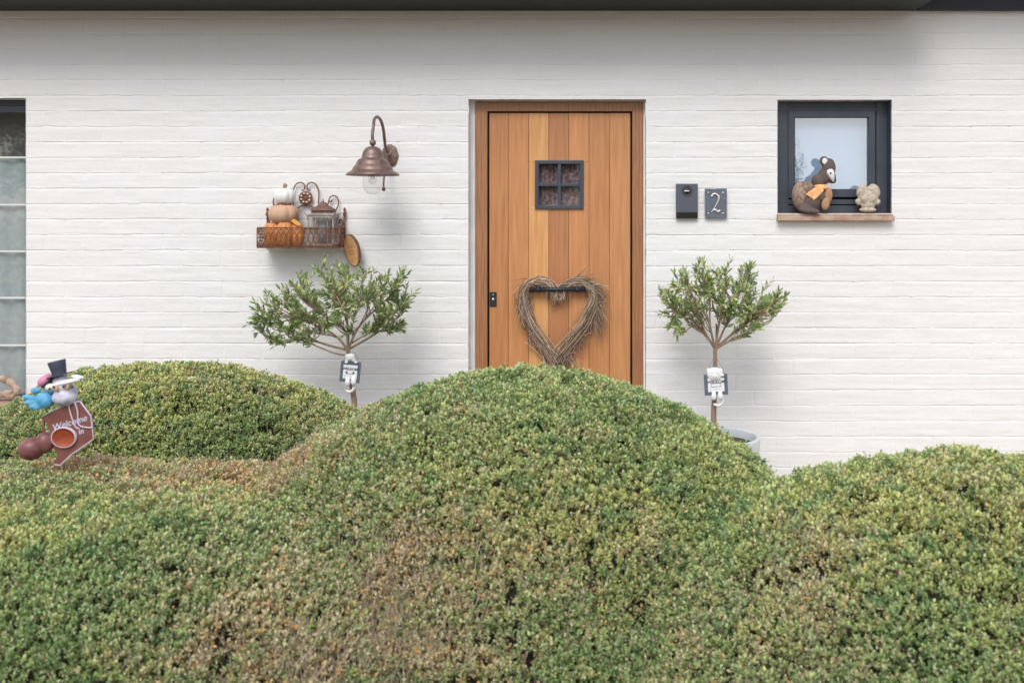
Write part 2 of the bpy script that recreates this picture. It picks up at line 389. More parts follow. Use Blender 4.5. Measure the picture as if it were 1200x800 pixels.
# roof
mb = MB(); xj = W(1072, 0).x
mb.box(-6, xj, WD-.43, WD+.05, ZT, ZT+.03); mb.box(xj+.002, 4.7, WD-.03, WD+.05, ZT+.001, ZT+.03)
roof = MB()
roof.add([(-6, WD-.53, ZT+.3), (4.7, WD-.53, ZT+.3), (4.7, 10.5, ZT+3.0), (-6, 10.5, ZT+3.0), (4.7, 14.6, ZT+.3), (-6, 14.6, ZT+.3)],
         [(0, 1, 2, 3), (3, 2, 4, 5)])
roof = roof.build('roof', M['tile'], house)
mb.build('soffit', M['soffit'], roof)
mb = MB(); mb.box(-6, xj+.01, WD-.455, WD-.432, ZT-.004, ZT+.30); mb.box(xj+.012, 4.7, WD-.055, WD-.032, ZT-.004, ZT+.62)
mb.box(xj-.015, xj+.01, WD-.43, WD-.056, ZT+.032, ZT+.30)
mb.build('fascia', M['fascia'], roof)

# ---- door
FD = WD+.075      # face of the door frame
fl, fr_, ft = W(557, 0, FD).x, W(753.6, 0, FD).x, W(0, 119.5, FD).z
zb = DO[2]
il, ir, it = W(571, 0, FD).x, W(741, 0, FD).x, W(0, 130.5, FD).z
mb = MB(); mb.box(fl, il, FD, FD+.09, zb, ft, .003); mb.box(ir, fr_, FD, FD+.09, zb, ft, .003); mb.box(il-.002, ir+.002, FD+.001, FD+.09, it, ft-.001, .003)
dframe = mb.build('door_frame', M['frame_wood'], house)
mb = MB(); mb.box(DO[0]+.001, fl-.002, FD+.005, FD+.09, zb, DO[3], 0); mb.box(fr_+.002, DO[1]-.001, FD+.005, FD+.09, zb, DO[3]); mb.box(fl-.002, fr_+.002, FD+.006, FD+.09, ft+.002, DO[3]-.001)
mb.build('trim', M['reveal'], dframe)
mb = MB(); mb.box(il, ir, FD+.07, FD+.088, zb, it); mb.build('rebate', M['seal'], dframe)
LD = FD+.022
edges = [W(p, 0, LD).x for p in (573.2, 595.6, 619.4, 643, 666.5, 690.3, 714.2, 738.8)]
ltop = W(0, 132.6, LD).z
base = [(.54, .245, .098), (.60, .280, .112), (.72, .375, .148), (.50, .222, .098), (.62, .288, .118), (.56, .262, .108), (.60, .290, .122)]
dm = MB(); cols = []
gx0, gx1 = W(627, 0, LD).x, W(684, 0, LD).x; gz0, gz1 = W(0, 245, LD).z, W(0, 188, LD).z
for i in range(7):
    a, b = edges[i]+.0011, edges[i+1]-.0011
    segs = [(zb+.01, ltop)]
    n0 = len(dm.v)
    if a < gx1 and b > gx0: # planks cut round the little window
        segs = [(zb+.01, gz0+.01), (gz1-.01, ltop)]
        if a < gx0-.02: dm.box(a, gx0+.01, LD+.0004, LD+.045, gz0+.01, gz1-.01)
        if b > gx1+.02: dm.box(gx1-.01, b, LD+.0004, LD+.045, gz0+.01, gz1-.01)
    for s0, s1 in segs: dm.box(a, b, LD, LD+.045, s0, s1, .0022)
    cols += [base[i]]*(len(dm.v)-n0)
dm.box(edges[0], edges[-1], LD+.006, LD+.05, zb+.01, gz0+.01); dm.box(edges[0], edges[-1], LD+.006, LD+.05, gz1-.01, ltop)
cols += [(.16, .07, .03)]*(len(dm.v)-len(cols))
door = dm.build('door', M['wood'], house)
a = door.data.color_attributes.new('tint', 'FLOAT_COLOR', 'POINT')
for i, c in enumerate(cols): a.data[i].color = (*c, 1)
# little window in the door
mb = MB(); t = 4.3*LD/F; y0, y1 = LD-.014, LD+.03
mb.box(gx0, gx0+t, y0, y1, gz0, gz1, .002); mb.box(gx1-t, gx1, y0, y1, gz0, gz1, .002)
mb.box(gx0+t-.002, gx1-t+.002, y0+.001, y1, gz1-t, gz1, .002); mb.box(gx0+t-.002, gx1-t+.002, y0+.001, y1, gz0, gz0+t, .002)
mxx, mzz = (gx0+gx1)/2, (gz0+gz1)/2
mb.box(mxx-t*.42, mxx+t*.42, y0+.003, y1, gz0+t, gz1-t, .0015); mb.box(gx0+t, gx1-t, y0+.005, y1, mzz-t*.42, mzz+t*.42, .0015)
mb.build('grille', M['anth'], door)
mb = MB(); mb.box(gx0+.004, gx1-.004, LD+.022, LD+.028, gz0+.004, gz1-.004); mb.build('pane', M['panedark'], door)
mb = MB()
n = 50
for i in range(n):   # draped lace curtain inside the little window
    x = gx0+.003+(gx1-gx0-.006)*i/(n-1)
    for k in range(9):
        z = gz0+(gz1-gz0)*k/8; mb.v.append((x, LD+.036+.005*math.sin(x*190+.6*math.sin(k)), z))
for i in range(n-1):
    for k in range(8): mb.f.append((i*9+k, (i+1)*9+k, (i+1)*9+k+1, i*9+k+1)); mb.sm.append(True)
mb.build('curtain', mat('plum_lace_curtain', (.10, .058, .06), .9, c2=(.22, .16, .18), scale=45, lo=.45, hi=.6), door)
mb = MB(); mb.box(gx0-.02, gx1+.02, LD+.09, LD+.1, gz0-.02, gz1+.02); mb.build('backing', M['seal'], door)
# handle bar
mb = MB(); hy = LD-.055
p0, p1 = W(620.5, 339.5, hy), W(686, 338.6, hy)
mb.tube([p0, p1], .0145, 16)
for px in (631, 676.5):
    c = W(px, 339.2, hy); mb.tube([c+Vector((-.012, 0, 0)), c+Vector((.012, 0, 0))], .018, 16)
    e = W(px, 334.5, LD-.004); mb.tube([c, (c+e)/2+Vector((0, -.008, .012)), e], .0105, 12)
    mb.lathe([(0, .008), (.026, .008), (.030, .004), (.030, 0)], e, 24, axis='Y')
for px in (620.5, 686): mb.ell(W(px, 339, hy), (.004, .0145, .0145))
mb.build('handle', M['iron'], door)
mb = MB(); a_, b_ = W(573.9, 359, LD), W(582, 342, LD); mb.box(a_.x, b_.x, LD-.007, LD, a_.z, b_.z, .002)
lk = mb.build('lock_plate', M['iron'], door)
mb = MB(); c = (a_+b_)/2; mb.lathe([(0, .006), (.008, .006), (.009, 0)], (c.x, LD-.006, c.z), 16, axis='Y'); mb.lathe([(0, .003), (.004, .003), (.004, 0)], (c.x, LD-.006, c.z+.03), 12, axis='Y')
mb.build('keyhole', M['steel'], lk)
mb = MB(); mb.box(DO[0]-.05, DO[1]+.05, WD-.35, WD-.006, 0.001, zb+.002, .004); mb.box(DO[0]+.001, DO[1]-.001, WD-.004, FD+.09, .001, zb-.001)
mb.build('doorstep', mat('bluestone_step', (.22, .23, .24), .7, c2=(.28, .29, .30), scale=20), house)

# ---- right window
wd = WD+.095
def wbox(mb, x0, x1, y0, y1, d, dep, bev=.002):
    a = W(x0, y1, d); b = W(x1, y0, d); mb.box(a.x, b.x, d, d+dep, a.z, b.z, bev)
mb = MB()
wbox(mb, 910, 924, 117, 252, wd, .06); wbox(mb, 1027, 1041, 117, 252, wd, .06)
wbox(mb, 923, 1028, 117, 127, wd+.012, .05); wbox(mb, 923, 1028, 241, 252, wd+.001, .06)
wbox(mb, 923.5, 1027.5, 126.5, 130.5, wd+.001, .05)
win = mb.build('window', M['anth'], house)
mb = MB(); sd_ = wd-.012
wbox(mb, 924, 931, 130, 232, sd_, .06); wbox(mb, 1018.5, 1026, 130, 232, sd_, .06)
wbox(mb, 930.8, 1018.7, 130, 137.6, sd_+.001, .06); wbox(mb, 930.8, 1018.7, 222.3, 231, sd_+.001, .06); wbox(mb, 923.8, 1026.2, 234, 239.5, sd_+.008, .05)
mb.build('sash', M['anth'], win)
mb = MB(); wbox(mb, 923.5, 1027, 130, 242, wd+.03, .03, 0); mb.box(*(lambda a, b: (a.x, b.x))(W(1041, 0, wd), W(1047, 0, wd)), wd-.075, wd+.05, W(0, 252, wd).z, W(0, 117, wd).z)
mbs = MB(); a = W(1041, 252, wd); b = W(1046, 117, wd); mbs.box(a.x-.002, WR[1]-.003, WD+.012, wd+.05, WR[2]+.002, WR[3]-.003, .001)
mbs.build('blind_guide', M['anth'], win)
mb = MB(); 
for (q0, q1, r0, r1) in ((930, 1019.5, 136.5, 138.2), (930, 1019.5, 221.6, 223), (930, 931.6, 137, 222.5), (1017.9, 1019.5, 137, 222.5)): wbox(mb, q0, q1, r0, r1, sd_+.018, .03, 0)
wbox(mb, 923.5, 1027, 231.2, 234, wd+.03, .03, 0); wbox(mb, 923.5, 1027, 239.5, 241, wd+.02, .03, 0); wbox(mb, 911, 1040, 116, 118.2, wd+.02, .03, 0)
mb.build('seal', M['seal'], win)
mb = MB(); wbox(mb, 931, 1018.6, 137.8, 222.2, sd_+.026, .004, 0); mb.build('pane', M['pane'], win)
mb = MB(); wbox(mb, 925, 1024, 130, 230, sd_+.075, .004, 0); mb.build('roller_blind', M['sky_blind'], win)
mb = MB(); a = W(911, 259, WD-.05); b = W(1048.5, 250.3, WD-.05)
mb.box(W(911.5, 0, WD).x, W(1044.5, 0).x, WD+.003, WD+.1, b.z-.03, b.z-.004)
mb.box(a.x+.004, b.x-.006, WD-.045, WD+.002, b.z-.026, b.z-.002, .006); mb.box(a.x, b.x, WD-.055, WD-.046, a.z, b.z-.018, .006)
mb.box(a.x+.002, b.x-.002, WD-.05, WD+.002, a.z+.003, b.z-.027, .005)
SILLZ = b.z-.002
sill = mb.build('sill', M['sill'], win)

# ---- left window
lw = WD+.10
mb = MB()
def lbox(x0, x1, y0, y1, d, dep): wbox(mb, x0, x1, y0, y1, d, dep, .002)
lbox(-165, 34, 115, 124, lw+.012, .06); lbox(-165, 34, 124, 132, lw, .06); lbox(-165, -150, 124, 470, lw, .06); lbox(30.6, 40, 124, 470, lw-.0, .06); lbox(-165, 34, 462, 470, lw+.001, .06)
lwin = mb.build('window', M['anth'], house)
mb = MB(); wbox(mb, -152, 34, 131, 464, lw+.03, .004, 0); mb.build('pane', M['panel'], lwin)
mb = MB()
for y in (184.5, 240, 294.5, 349, 404.5): wbox(mb, -152, 33, y-1.0, y+1.0, lw+.022, .01, .001)
mb.build('glazing_bar', M['bar'], lwin)
mb = MB(); n = 260; a = W(-155, 470, lw+.1); b = W(40, 186, lw+.1)
for i in range(n):
    x = a.x+(b.x-a.x)*i/(n-1); y = lw+.055+.007*math.sin(x*60+1.5*math.sin(x*9))
    mb.v += [(x, y, a.z), (x, y, b.z)]
for i in range(n-1): mb.f.append((2*i, 2*i+2, 2*i+3, 2*i+1)); mb.sm.append(True)
mb.build('net_curtain', M['netcurtain'], lwin)
mb = MB(); a = W(-160, 480, lw+.35); b = W(50, 110, lw+.35); mb.box(a.x, b.x, lw+.35, lw+.36, a.z, b.z); mb.build('room_wall', mat('dim_room_wall', (.30, .29, .28), .9), lwin)
mb = MB(); a = W(-166, 0, WD); mb.box(a.x, W(33, 0).x, WD-.16, WD-.006, WLft[2]-.05, WLft[2]-.002, .006); mb.box(WLft[0]+.002, WLft[1]-.002, WD-.004, lw+.06, WLft[2]-.05, WLft[2]+.001)
mb.build('sill', M['sill'], lwin)

# ------------------------------------------------------------------ hedge
pal = np.array([(.070, .150, .060), (.175, .282, .095), (.335, .415, .175), (.52, .54, .33), (.52, .48, .13), (.50, .43, .29), (.55, .31, .14), (.44, .35, .22), (.68, .64, .56)])
BUSH = {   # centre, radii, exponents (plan, profile)
 'centre': ((-.25, 3.72, -.30), (1.40, 1.08, 1.50), 2.0, 2.05),
 'right': ((1.30, 3.25, -.25), (1.62, .93, 1.25), 2.0, 2.1),
 'left': ((-2.05, 3.38, -.30), (1.80, .86, 1.185), 3.0, 3.6),
 'back': ((-2.08, 5.0, -.14), (1.42, .62, 1.185), 2.0, 2.1),
}
def finside(P, b, grow=0.):
    (c, r, p, q) = b; r = np.array(r)+grow; D = np.abs((P-np.array(c))/r)
    return ((D[:, 0]**p+D[:, 1]**p)**(q/p)+D[:, 2]**q)**(1/q)
def bush_surface(b, nu=220, nv=110):
    (c, r, p, q) = b
    u = np.linspace(0, 2*math.pi, nu+1); v = np.linspace(-math.pi/2*.35, math.pi/2, nv+1)
    U, Vv = np.meshgrid(u, v)
    ex = lambda w_, m: np.sign(w_)*np.abs(w_)**m
    x = r[0]*ex(np.cos(Vv), 2/q)*ex(np.cos(U), 2/p); y = r[1]*ex(np.cos(Vv), 2/q)*ex(np.sin(U), 2/p); z = r[2]*ex(np.sin(Vv), 2/q)
    return np.stack([x+c[0], y+c[1], z+c[2]], -1)
def make_bush(key, origin, label, sparse_back=True):
    b = BUSH[key]; G = bush_surface(b); nv, nu = G.shape[:2]
    A, B, C, D = G[:-1, :-1].reshape(-1, 3), G[:-1, 1:].reshape(-1, 3), G[1:, 1:].reshape(-1, 3), G[1:, :-1].reshape(-1, 3)
    N = np.cross(C-A, D-B); ar = np.linalg.norm(N, axis=1)/2; N = N/np.maximum(np.linalg.norm(N, axis=1, keepdims=True), 1e-12)
    cen = (A+B+C+D)/4; sgn = np.sign(((cen-np.array(b[0]))*N).sum(1, keepdims=True)); N = N*sgn
    dens = np.full(len(ar), 15500.)
    pyy = PY+(EYE-cen[:, 2])*F/np.maximum(cen[:, 1], .3); pxx = PX+cen[:, 0]*F/np.maximum(cen[:, 1], .3)
    dens[(pyy > 860) | (pxx < -70) | (pxx > 1270)] *= .25
    dist = np.linalg.norm(cen-np.array([0, 0, EYE]), axis=1)
    dens *= np.clip(3.0/dist, .75, 1.2)
    view = ((np.array([0, 0, EYE])-cen)*N).sum(1)
    dens[view < -.55] *= .3
    dens[cen[:, 2] < .25] *= .35
    dens[np.abs(cen[:, 0]) > 2.9] *= .5
    w_ = ar*dens*(cen[:, 2] > -.0); n = int(w_.sum()); pick = rng.choice(len(w_), n, p=w_/w_.sum())
    s, t = rng.random((n, 1)), rng.random((n, 1))
    P = A[pick]*(1-s)*(1-t)+B[pick]*s*(1-t)+C[pick]*s*t+D[pick]*(1-s)*t; Nn = N[pick]
    for k2, b2 in BUSH.items():
        if k2 != key: m = finside(P, b2) > .965; P, Nn = P[m], Nn[m]
    n = len(P)
    lump = (vnoise(P*3.2, 41)-.5)*.04+(vnoise(P*9, 43)-.5)*.022+(vnoise(P*34, 45)-.5)*.036
    hole = np.clip((vnoise(P*13*np.array([1, 1, .5]), 47)-.70)/.14, 0, 1)
    steep = np.clip(1-Nn[:, 2]*1.4, 0, 1)
    for (hx_, hy2, hz_, hr, hh_) in ((-.225, 2.92, .70, .014, .04), (-.17, 2.8, .54, .015, .03), (-.27, 2.86, .60, .012, .03), (-.78, 2.95, .80, .012, .04), (.95, 2.6, .78, .022, .03),
                                     (-1.15, 2.62, .72, .013, .045), (-.62, 2.72, .62, .012, .045), (.02, 2.85, .72, .012, .03)):
        hh2 = np.exp(-(((P[:, 0]-hx_)/hr)**2+((P[:, 1]-hy2)/.22)**2+((P[:, 2]-hz_)/hh_)**2)); hole = np.clip(hole+1.6*hh2, 0, 1.1); steep = np.maximum(steep, np.clip(hh2*2, 0, 1))
    keepm = rng.random(n) > hole*.95*(.4+.6*steep)
    depth = -rng.random(n)**1.4*.055-hole*.035
    P = P+Nn*(lump+depth)[:, None]; P, Nn, depth = P[keepm], Nn[keepm], depth[keepm]; n = len(P)
    # px position for the worn, brown areas of this bush
    brown = np.clip((vnoise(P*1.7, 51)*.6+vnoise(P*5, 53)*.4-.52)*3.2, 0, 1)*.55
    g = lambda cx_, cy_, cz_, sx, sy, sz: np.exp(-(((P[:, 0]-cx_)/sx)**2+((P[:, 1]-cy_)/sy)**2+((P[:, 2]-cz_)/sz)**2))
    brown += 1.15*g(-.84, 2.6, .62, .34, .5, .38)*(.45+vnoise(P*np.array([9, 9, 3]), 55))       # worn front beside the middle dome
    rust = 4.2*g(-1.45, 3.72, .88, .44, .26, .18)*(.35+vnoise(P*7, 57)); brown += rust     # scorched strip along the flat top
    brown += .45*g(-.45, 2.85, .75, .4, .5, .35)*(.4+vnoise(P*8, 58))
    yellow = np.clip((vnoise(P*2.3, 61)-.42)*2.2, 0, 1)*.40+.06*np.clip(Nn[:, 2], 0, 1)+.35*g(1.3, 3.1, 1.0, .8, .6, .2)+.4*g(-1.9, 4.9, 1.0, .9, .6, .3)
    tone = vnoise(P*11, 63)
    tone2 = vnoise(P*22, 64); tone3 = vnoise(P*4.5, 65)
    q1 = np.clip((tone*.45+tone2*.35+tone3*.35)-.06+rng.normal(0, .17, n), 0, 1)[:, None]           # dark green .. grey green .. pale
    dk, md_, lt = pal[0], pal[1], pal[2]
    base_c = np.where(q1 < .5, dk+(md_-dk)*q1*2, md_+(lt-md_)*(q1-.5)*2)
    yy_ = np.clip(yellow+rng.normal(0, .12, n), 0, .75)[:, None]; yy_ = yy_*(tone2[:, None] > .38); base_c = base_c*(1-yy_)+pal[4]*yy_
    gg_ = (rng.random(n)**2*.5)[:, None]; base_c = base_c*(1-gg_)+pal[3]*gg_
    deadp = np.clip(brown*.66+.05+.20*np.clip((vnoise(P*15, 67)-.58)*5, 0, 1), 0, .85)
    dead_mix = np.where(rng.random((n, 1)) < (.5-.35*np.clip(rust, 0, 1))[:, None], pal[5], np.where(rng.random((n, 1)) < .6, pal[7], pal[6]))
    base_c = base_c*(.86+.28*rng.random((n, 1)))
    # shoot axis: between surface normal and up, jittered
    ax = Nn*.8+np.array([0, 0, .55])+rng.normal(0, .45, (n, 3)); ax /= np.linalg.norm(ax, axis=1, keepdims=True)
    ref = np.where(np.abs(ax[:, :1]) < .8, np.array([[1., 0, 0]]), np.array([[0, 1., 0]]))
    e1 = np.cross(ax, ref); e1 /= np.linalg.norm(e1, axis=1, keepdims=True); e2 = np.cross(ax, e1)
    Vs, Cs = [], []
    sz = (.0072+.0062*rng.random(n)**1.3)[:, None]*(1.12 if key == 'back' else 1)
    L = 6
    for k in range(L):
        an = (k*2.4+rng.random(n)*.9)[:, None]; el = (.35+.55*((k*.37) % 1)+.25*rng.random(n))[:, None]
        rad = e1*np.cos(an)+e2*np.sin(an)
        d = rad*np.cos(el)+ax*np.sin(el); s_ = np.cross(ax, rad)
        nrm = np.cross(s_, d)
        o = P+ax*((k/L)*(.012+.014*np.clip(1-Nn[:, 2:3]*1.3, 0, 1))-.005)+rng.normal(0, .0028, (n, 3))
        ln = sz*(.85+.3*rng.random((n, 1))); wd_ = ln*.34
        v0 = o; v1 = o+d*ln*.55+s_*wd_+nrm*ln*.06; v2 = o+d*ln*1.05-nrm*ln*.12; v3 = o+d*ln*.55-s_*wd_+nrm*ln*.06
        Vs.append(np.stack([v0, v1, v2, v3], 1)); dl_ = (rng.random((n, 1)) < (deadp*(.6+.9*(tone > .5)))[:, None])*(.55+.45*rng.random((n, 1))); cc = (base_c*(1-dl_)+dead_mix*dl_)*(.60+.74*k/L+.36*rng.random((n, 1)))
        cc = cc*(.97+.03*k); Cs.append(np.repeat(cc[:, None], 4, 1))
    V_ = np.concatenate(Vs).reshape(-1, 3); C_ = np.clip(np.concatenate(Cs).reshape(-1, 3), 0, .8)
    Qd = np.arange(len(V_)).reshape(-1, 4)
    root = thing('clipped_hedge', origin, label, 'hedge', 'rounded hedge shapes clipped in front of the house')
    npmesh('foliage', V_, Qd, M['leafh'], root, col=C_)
    # inner solid
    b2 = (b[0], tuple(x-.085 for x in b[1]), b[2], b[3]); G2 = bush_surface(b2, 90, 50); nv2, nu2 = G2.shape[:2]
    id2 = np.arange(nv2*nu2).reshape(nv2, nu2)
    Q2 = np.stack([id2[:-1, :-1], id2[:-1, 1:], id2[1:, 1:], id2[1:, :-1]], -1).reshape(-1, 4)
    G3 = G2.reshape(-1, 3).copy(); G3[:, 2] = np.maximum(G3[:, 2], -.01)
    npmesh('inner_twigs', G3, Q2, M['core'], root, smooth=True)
    # loose dead twigs showing between the leaves
    nt_ = {'centre': 3200, 'left': 3000, 'right': 1400, 'back': 200}[key]
    wgt = np.clip(brown-.12, 0, 1.3)**2*(.15+steep[keepm])+.006; wgt[view[pick][:1].size*0:] = wgt
    ii = rng.choice(n, nt_, p=wgt/wgt.sum()); tv = MB()
    TV, TF = [], []
    for q in ii:
        p = P[q]-Nn[q]*.010; st = 1-max(0, Nn[q][2])
        d = Nn[q]*(.25+.3*random.random())+np.array([random.gauss(0, .35), random.gauss(0, .2), .55+.5*random.random()]); d /= np.linalg.norm(d)
        ln = .022+.060*random.random()*(.3+st); rr = .0010+.0013*random.random()
        s1 = np.cross(d, [0, 1, .2]); s1 /= np.linalg.norm(s1)+1e-9; s2 = np.cross(d, s1); k0 = len(TV)
        for e, f_ in ((0, 1), (1, .5)):
            for an in (0, 2.09, 4.19): TV.append(p+d*ln*e+(s1*math.cos(an)+s2*math.sin(an))*rr*f_)
        for k in range(3): TF.append((k0+k, k0+(k+1) % 3, k0+3+(k+1) % 3, k0+3+k))
    tag(npmesh('dead_twigs', np.array(TV), np.array(TF), M['twig'], root), kind='stuff')
    return root
make_bush('centre', (-.285, 3.72, 0), 'large rounded green hedge dome in the middle, hiding the foot of the door')
make_bush('right', (1.25, 3.2, 0), 'broad low hedge mound on the right with yellowish green top')
make_bush('left', (-2.0, 3.1, 0), 'flat topped hedge on the left with brown dry patches under the bird ornament')
make_bush('back', (-2.05, 5.0, 0), 'smaller hedge dome behind the flat hedge, next to the left potted tree')

# ------------------------------------------------------------------ potted olive trees
def crown_tree(px_base, d0, fork, hull, label, seed, trunkpts, ntip, stake=None, extra=(), shr=.94):
    rs = random.Random(seed); S = d0/F
    Pw = lambda px, py, dd=0.: Vector(((px-PX)*d0/F, d0+dd, EYE-(py-PY)*d0/F))
    root = thing('olive_tree', Vector((W(px_base, 0, d0).x, d0, .40)), label, 'small tree', 'pair of potted olive trees beside the door')
    tr = MB(); tp = smoothpath([Vector((W(px_base, 0, d0).x, d0, .38))]+[Pw(*p) for p in trunkpts]+[Pw(*fork)], 5)
    tr.tube(tp, [.019-.007*i/(len(tp)-1) for i in range(len(tp))], 9)
    fk = Pw(*fork)
    # tips inside the hull polygon
    def inside(x, y):
        c = False; n = len(hull); j = n-1
        for i in range(n):
            xi, yi = hull[i]; xj_, yj = hull[j]
            if (yi > y) != (yj > y) and x < (xj_-xi)*(y-yi)/(yj-yi)+xi: c = not c
            j = i
        return c
    hx = [h[0] for h in hull]; hy_ = [h[1] for h in hull]; cxh = sum(hx)/len(hx)
    tips = []
    while len(tips) < ntip:
        x, y = rs.uniform(min(hx), max(hx)), rs.uniform(min(hy_), max(hy_))
        if not inside(x, y): continue
        hw = (max(hx)-min(hx))/2; e = math.sqrt(max(0, 1-((x-cxh)/hw)**2))
        if len(tips) < ntip*.3:    # favour the outline
            k = 1.0
            while inside(fork[0]+(x-fork[0])*k, fork[1]+(y-fork[1])*k): k += .04
            x, y = fork[0]+(x-fork[0])*(k-.04), fork[1]+(y-fork[1])*(k-.04)
        x, y = fork[0]+(x-fork[0])*shr, fork[1]+(y-fork[1])*.94
        tips.append(Pw(x, y, rs.uniform(-1, 1)*.30*e+.0))
    # main limbs
    limbs = []
    nl = 7
    order = sorted(tips, key=lambda p: math.atan2(p.x-fk.x, max(.02, p.z-fk.z)))
    groups = [order[i*len(order)//nl:(i+1)*len(order)//nl] for i in range(nl)]
    LV, LC = [], []
    lv = []
    def leaf(p, dr, side, ln, c):
        up = dr.cross(side).normalized(); wv = side*ln*.15
        i0 = len(lv)
        lv.extend([p, p+dr*ln*.35+wv*.9+up*ln*.03, p+dr*ln*.7+wv*.75+up*ln*.0, p+dr*ln-up*ln*.08, p+dr*ln*.7-wv*.75, p+dr*ln*.35-wv*.9+up*ln*.03]); LC.extend([c]*6)
    pl = [(.19, .27, .09), (.26, .34, .13), (.13, .20, .07), (.38, .43, .22), (.46, .51, .20), (.25, .30, .17)]
    for g in groups:
        if not g: continue
        far = max(g, key=lambda p: (p-fk).length); mid = sum(g, Vector())/len(g)
        b1 = fk.lerp(mid, .45)+Vector((rs.gauss(0, .035), rs.gauss(0, .035), -.015-.02*abs(mid.x-fk.x)))
        lp = smoothpath([fk+Vector((0, 0, -.01)), b1, fk.lerp(far, .78)+Vector((rs.gauss(0, .015), rs.gauss(0, .015), -.02)), far], 6)
        tr.tube(lp, [.0072*(1-i/len(lp))**1.1+.0014 for i in range(len(lp))], 6)
        for tip in g:
            ii = rs.randint(int(len(lp)*.25), int(len(lp)*.72)); s = lp[ii]
            if (tip-s).length < .03: s = lp[len(lp)//3]
            md = s.lerp(tip, .5)+Vector((rs.gauss(0, .02), rs.gauss(0, .02), rs.gauss(-.01, .015)))
            tw = smoothpath([s, md, tip+Vector((0, 0, .012))], 8)
            tr.tube(tw, [.0032*(1-i/len(tw))+.0011 for i in range(len(tw))], 5, cap=False)
            for sub in range(3):
                if sub == 0: path = tw[5:]
                else:
                    st = tw[rs.randint(5, len(tw)-3)]; dr = ((tip-s).normalized()+Vector((rs.gauss(0, .55), rs.gauss(0, .55), .45+rs.gauss(0, .4)))).normalized()
                    L = rs.uniform(.05, .10); path = [st+dr*L*k/6 for k in range(7)]; tr.tube(path, .0011, 4, cap=False)
                shade = rs.random()
                for i in range(1, len(path)):
                    dd = (path[i]-path[i-1])
                    if dd.length < 1e-6: continue
                    dd.normalize(); o = dd.orthogonal().normalized()
                    if i/len(path) < .25 and rs.random() < .5: continue
                    a0 = i*2.4+rs.random()*.6
                    for s2 in (0, math.pi):
                        if rs.random() < .14: continue
                        rd = o*math.cos(a0+s2)+dd.cross(o)*math.sin(a0+s2)
                        ang = rs.uniform(.45, .95) if i < len(path)-1 else rs.uniform(.1, .5)
                        ld = (dd*math.cos(ang)+rd*math.sin(ang)+Vector((0, 0, .12))).normalized()
                        sd2 = ld.cross(rd if abs(ld.dot(rd)) < .98 else dd)
                        if sd2.length < 1e-3: continue
                        roll = Matrix.Rotation(rs.gauss(0, .7), 3, ld)
                        c = pl[min(5, int(rs.random()*6))]; f = .95+.45*rs.random()*(.5+shade)
                        leaf(path[i], ld, roll @ sd2.normalized(), rs.uniform(.034, .056), tuple(q*f for q in c))
    for ex_ in extra:      # long bare side branches that carry leaves near their ends
        path = smoothpath([Pw(*p) for p in ex_], 6); tr.tube(path, [.0048*(1-i/len(path))+.0014 for i in range(len(path))], 6)
        for i in range(int(len(path)*.45), len(path)):
            dd = (path[i]-path[i-1]).normalized()
            for q in range(5):
                d1 = (dd+Vector((rs.gauss(0, .5), rs.gauss(0, .6), rs.gauss(.35, .5)))).normalized(); L = rs.uniform(.02, .06)
                st = path[i]; en = st+d1*L; tr.tube([st, en], .001, 4, cap=False)
                for m in range(4):
                    ld = (d1+Vector((rs.gauss(0, .6), rs.gauss(0, .6), rs.gauss(0, .6)))).normalized(); sd2 = ld.orthogonal().normalized()
                    c = pl[min(5, int(rs.random()*6))]; leaf(st.lerp(en, .3+.7*rs.random()), ld, Matrix.Rotation(rs.random()*6, 3, ld) @ sd2, rs.uniform(.03, .048), c)
    tr.build('trunk', M['bark'], root)
    V_ = np.array([tuple(v) for v in lv]); k = np.arange(0, len(V_), 6)[:, None]
    Q_ = np.concatenate([k+np.array([[0, 1, 4, 5]]) , k+np.array([[1, 2, 3, 4]])])
    Q_ = np.concatenate([k+np.array([[0, 1, 2, 5]]), k+np.array([[5, 2, 3, 4]])])
    npmesh('crown', V_, Q_, M['leafo'], root, col=np.array(LC))
    if stake:
        sk = MB(); sk.tube([Pw(*stake[0], .03), Pw(*stake[1], .03)], .006, 8); sk.build('stake', M['stake'], root)
    return root
hullL = [(290, 374), (295, 352), (314, 338), (343, 335), (352, 320), (372, 309), (395, 316), (420, 307), (440, 322), (464, 319), (472, 335), (480, 355), (472, 375), (462, 388), (440, 378), (425, 392), (405, 398), (385, 392), (360, 390), (340, 398), (318, 388)]
hullR = [(768, 338), (782, 312), (800, 318), (822, 300), (842, 312), (862, 302), (885, 305), (892, 325), (912, 335), (918, 355), (905, 375), (888, 386), (868, 388), (852, 372), (838, 366), (824, 378), (806, 392), (788, 388), (786, 370), (775, 355)]
DT = 6.02
crown_tree(416, DT, (407.5, 408), hullL, 'wide spreading little olive tree left of the door with thin low side branches', 3, [(415, 470), (411, 445), (408.5, 425)], 84, extra=[[(404, 416), (390, 413), (370, 405), (350, 396), (326, 400), (305, 386)], [(412, 402), (428, 392), (440, 386), (446, 378)], [(436, 388), (452, 388), (466, 383)]])
crown_tree(838, DT, (838, 407), hullR, 'rounder little olive tree right of the door in a pale grey pot', 5, [(836.5, 490), (837.5, 455), (838, 430)], 72, stake=((839, 500), (840.5, 380)), shr=.88)
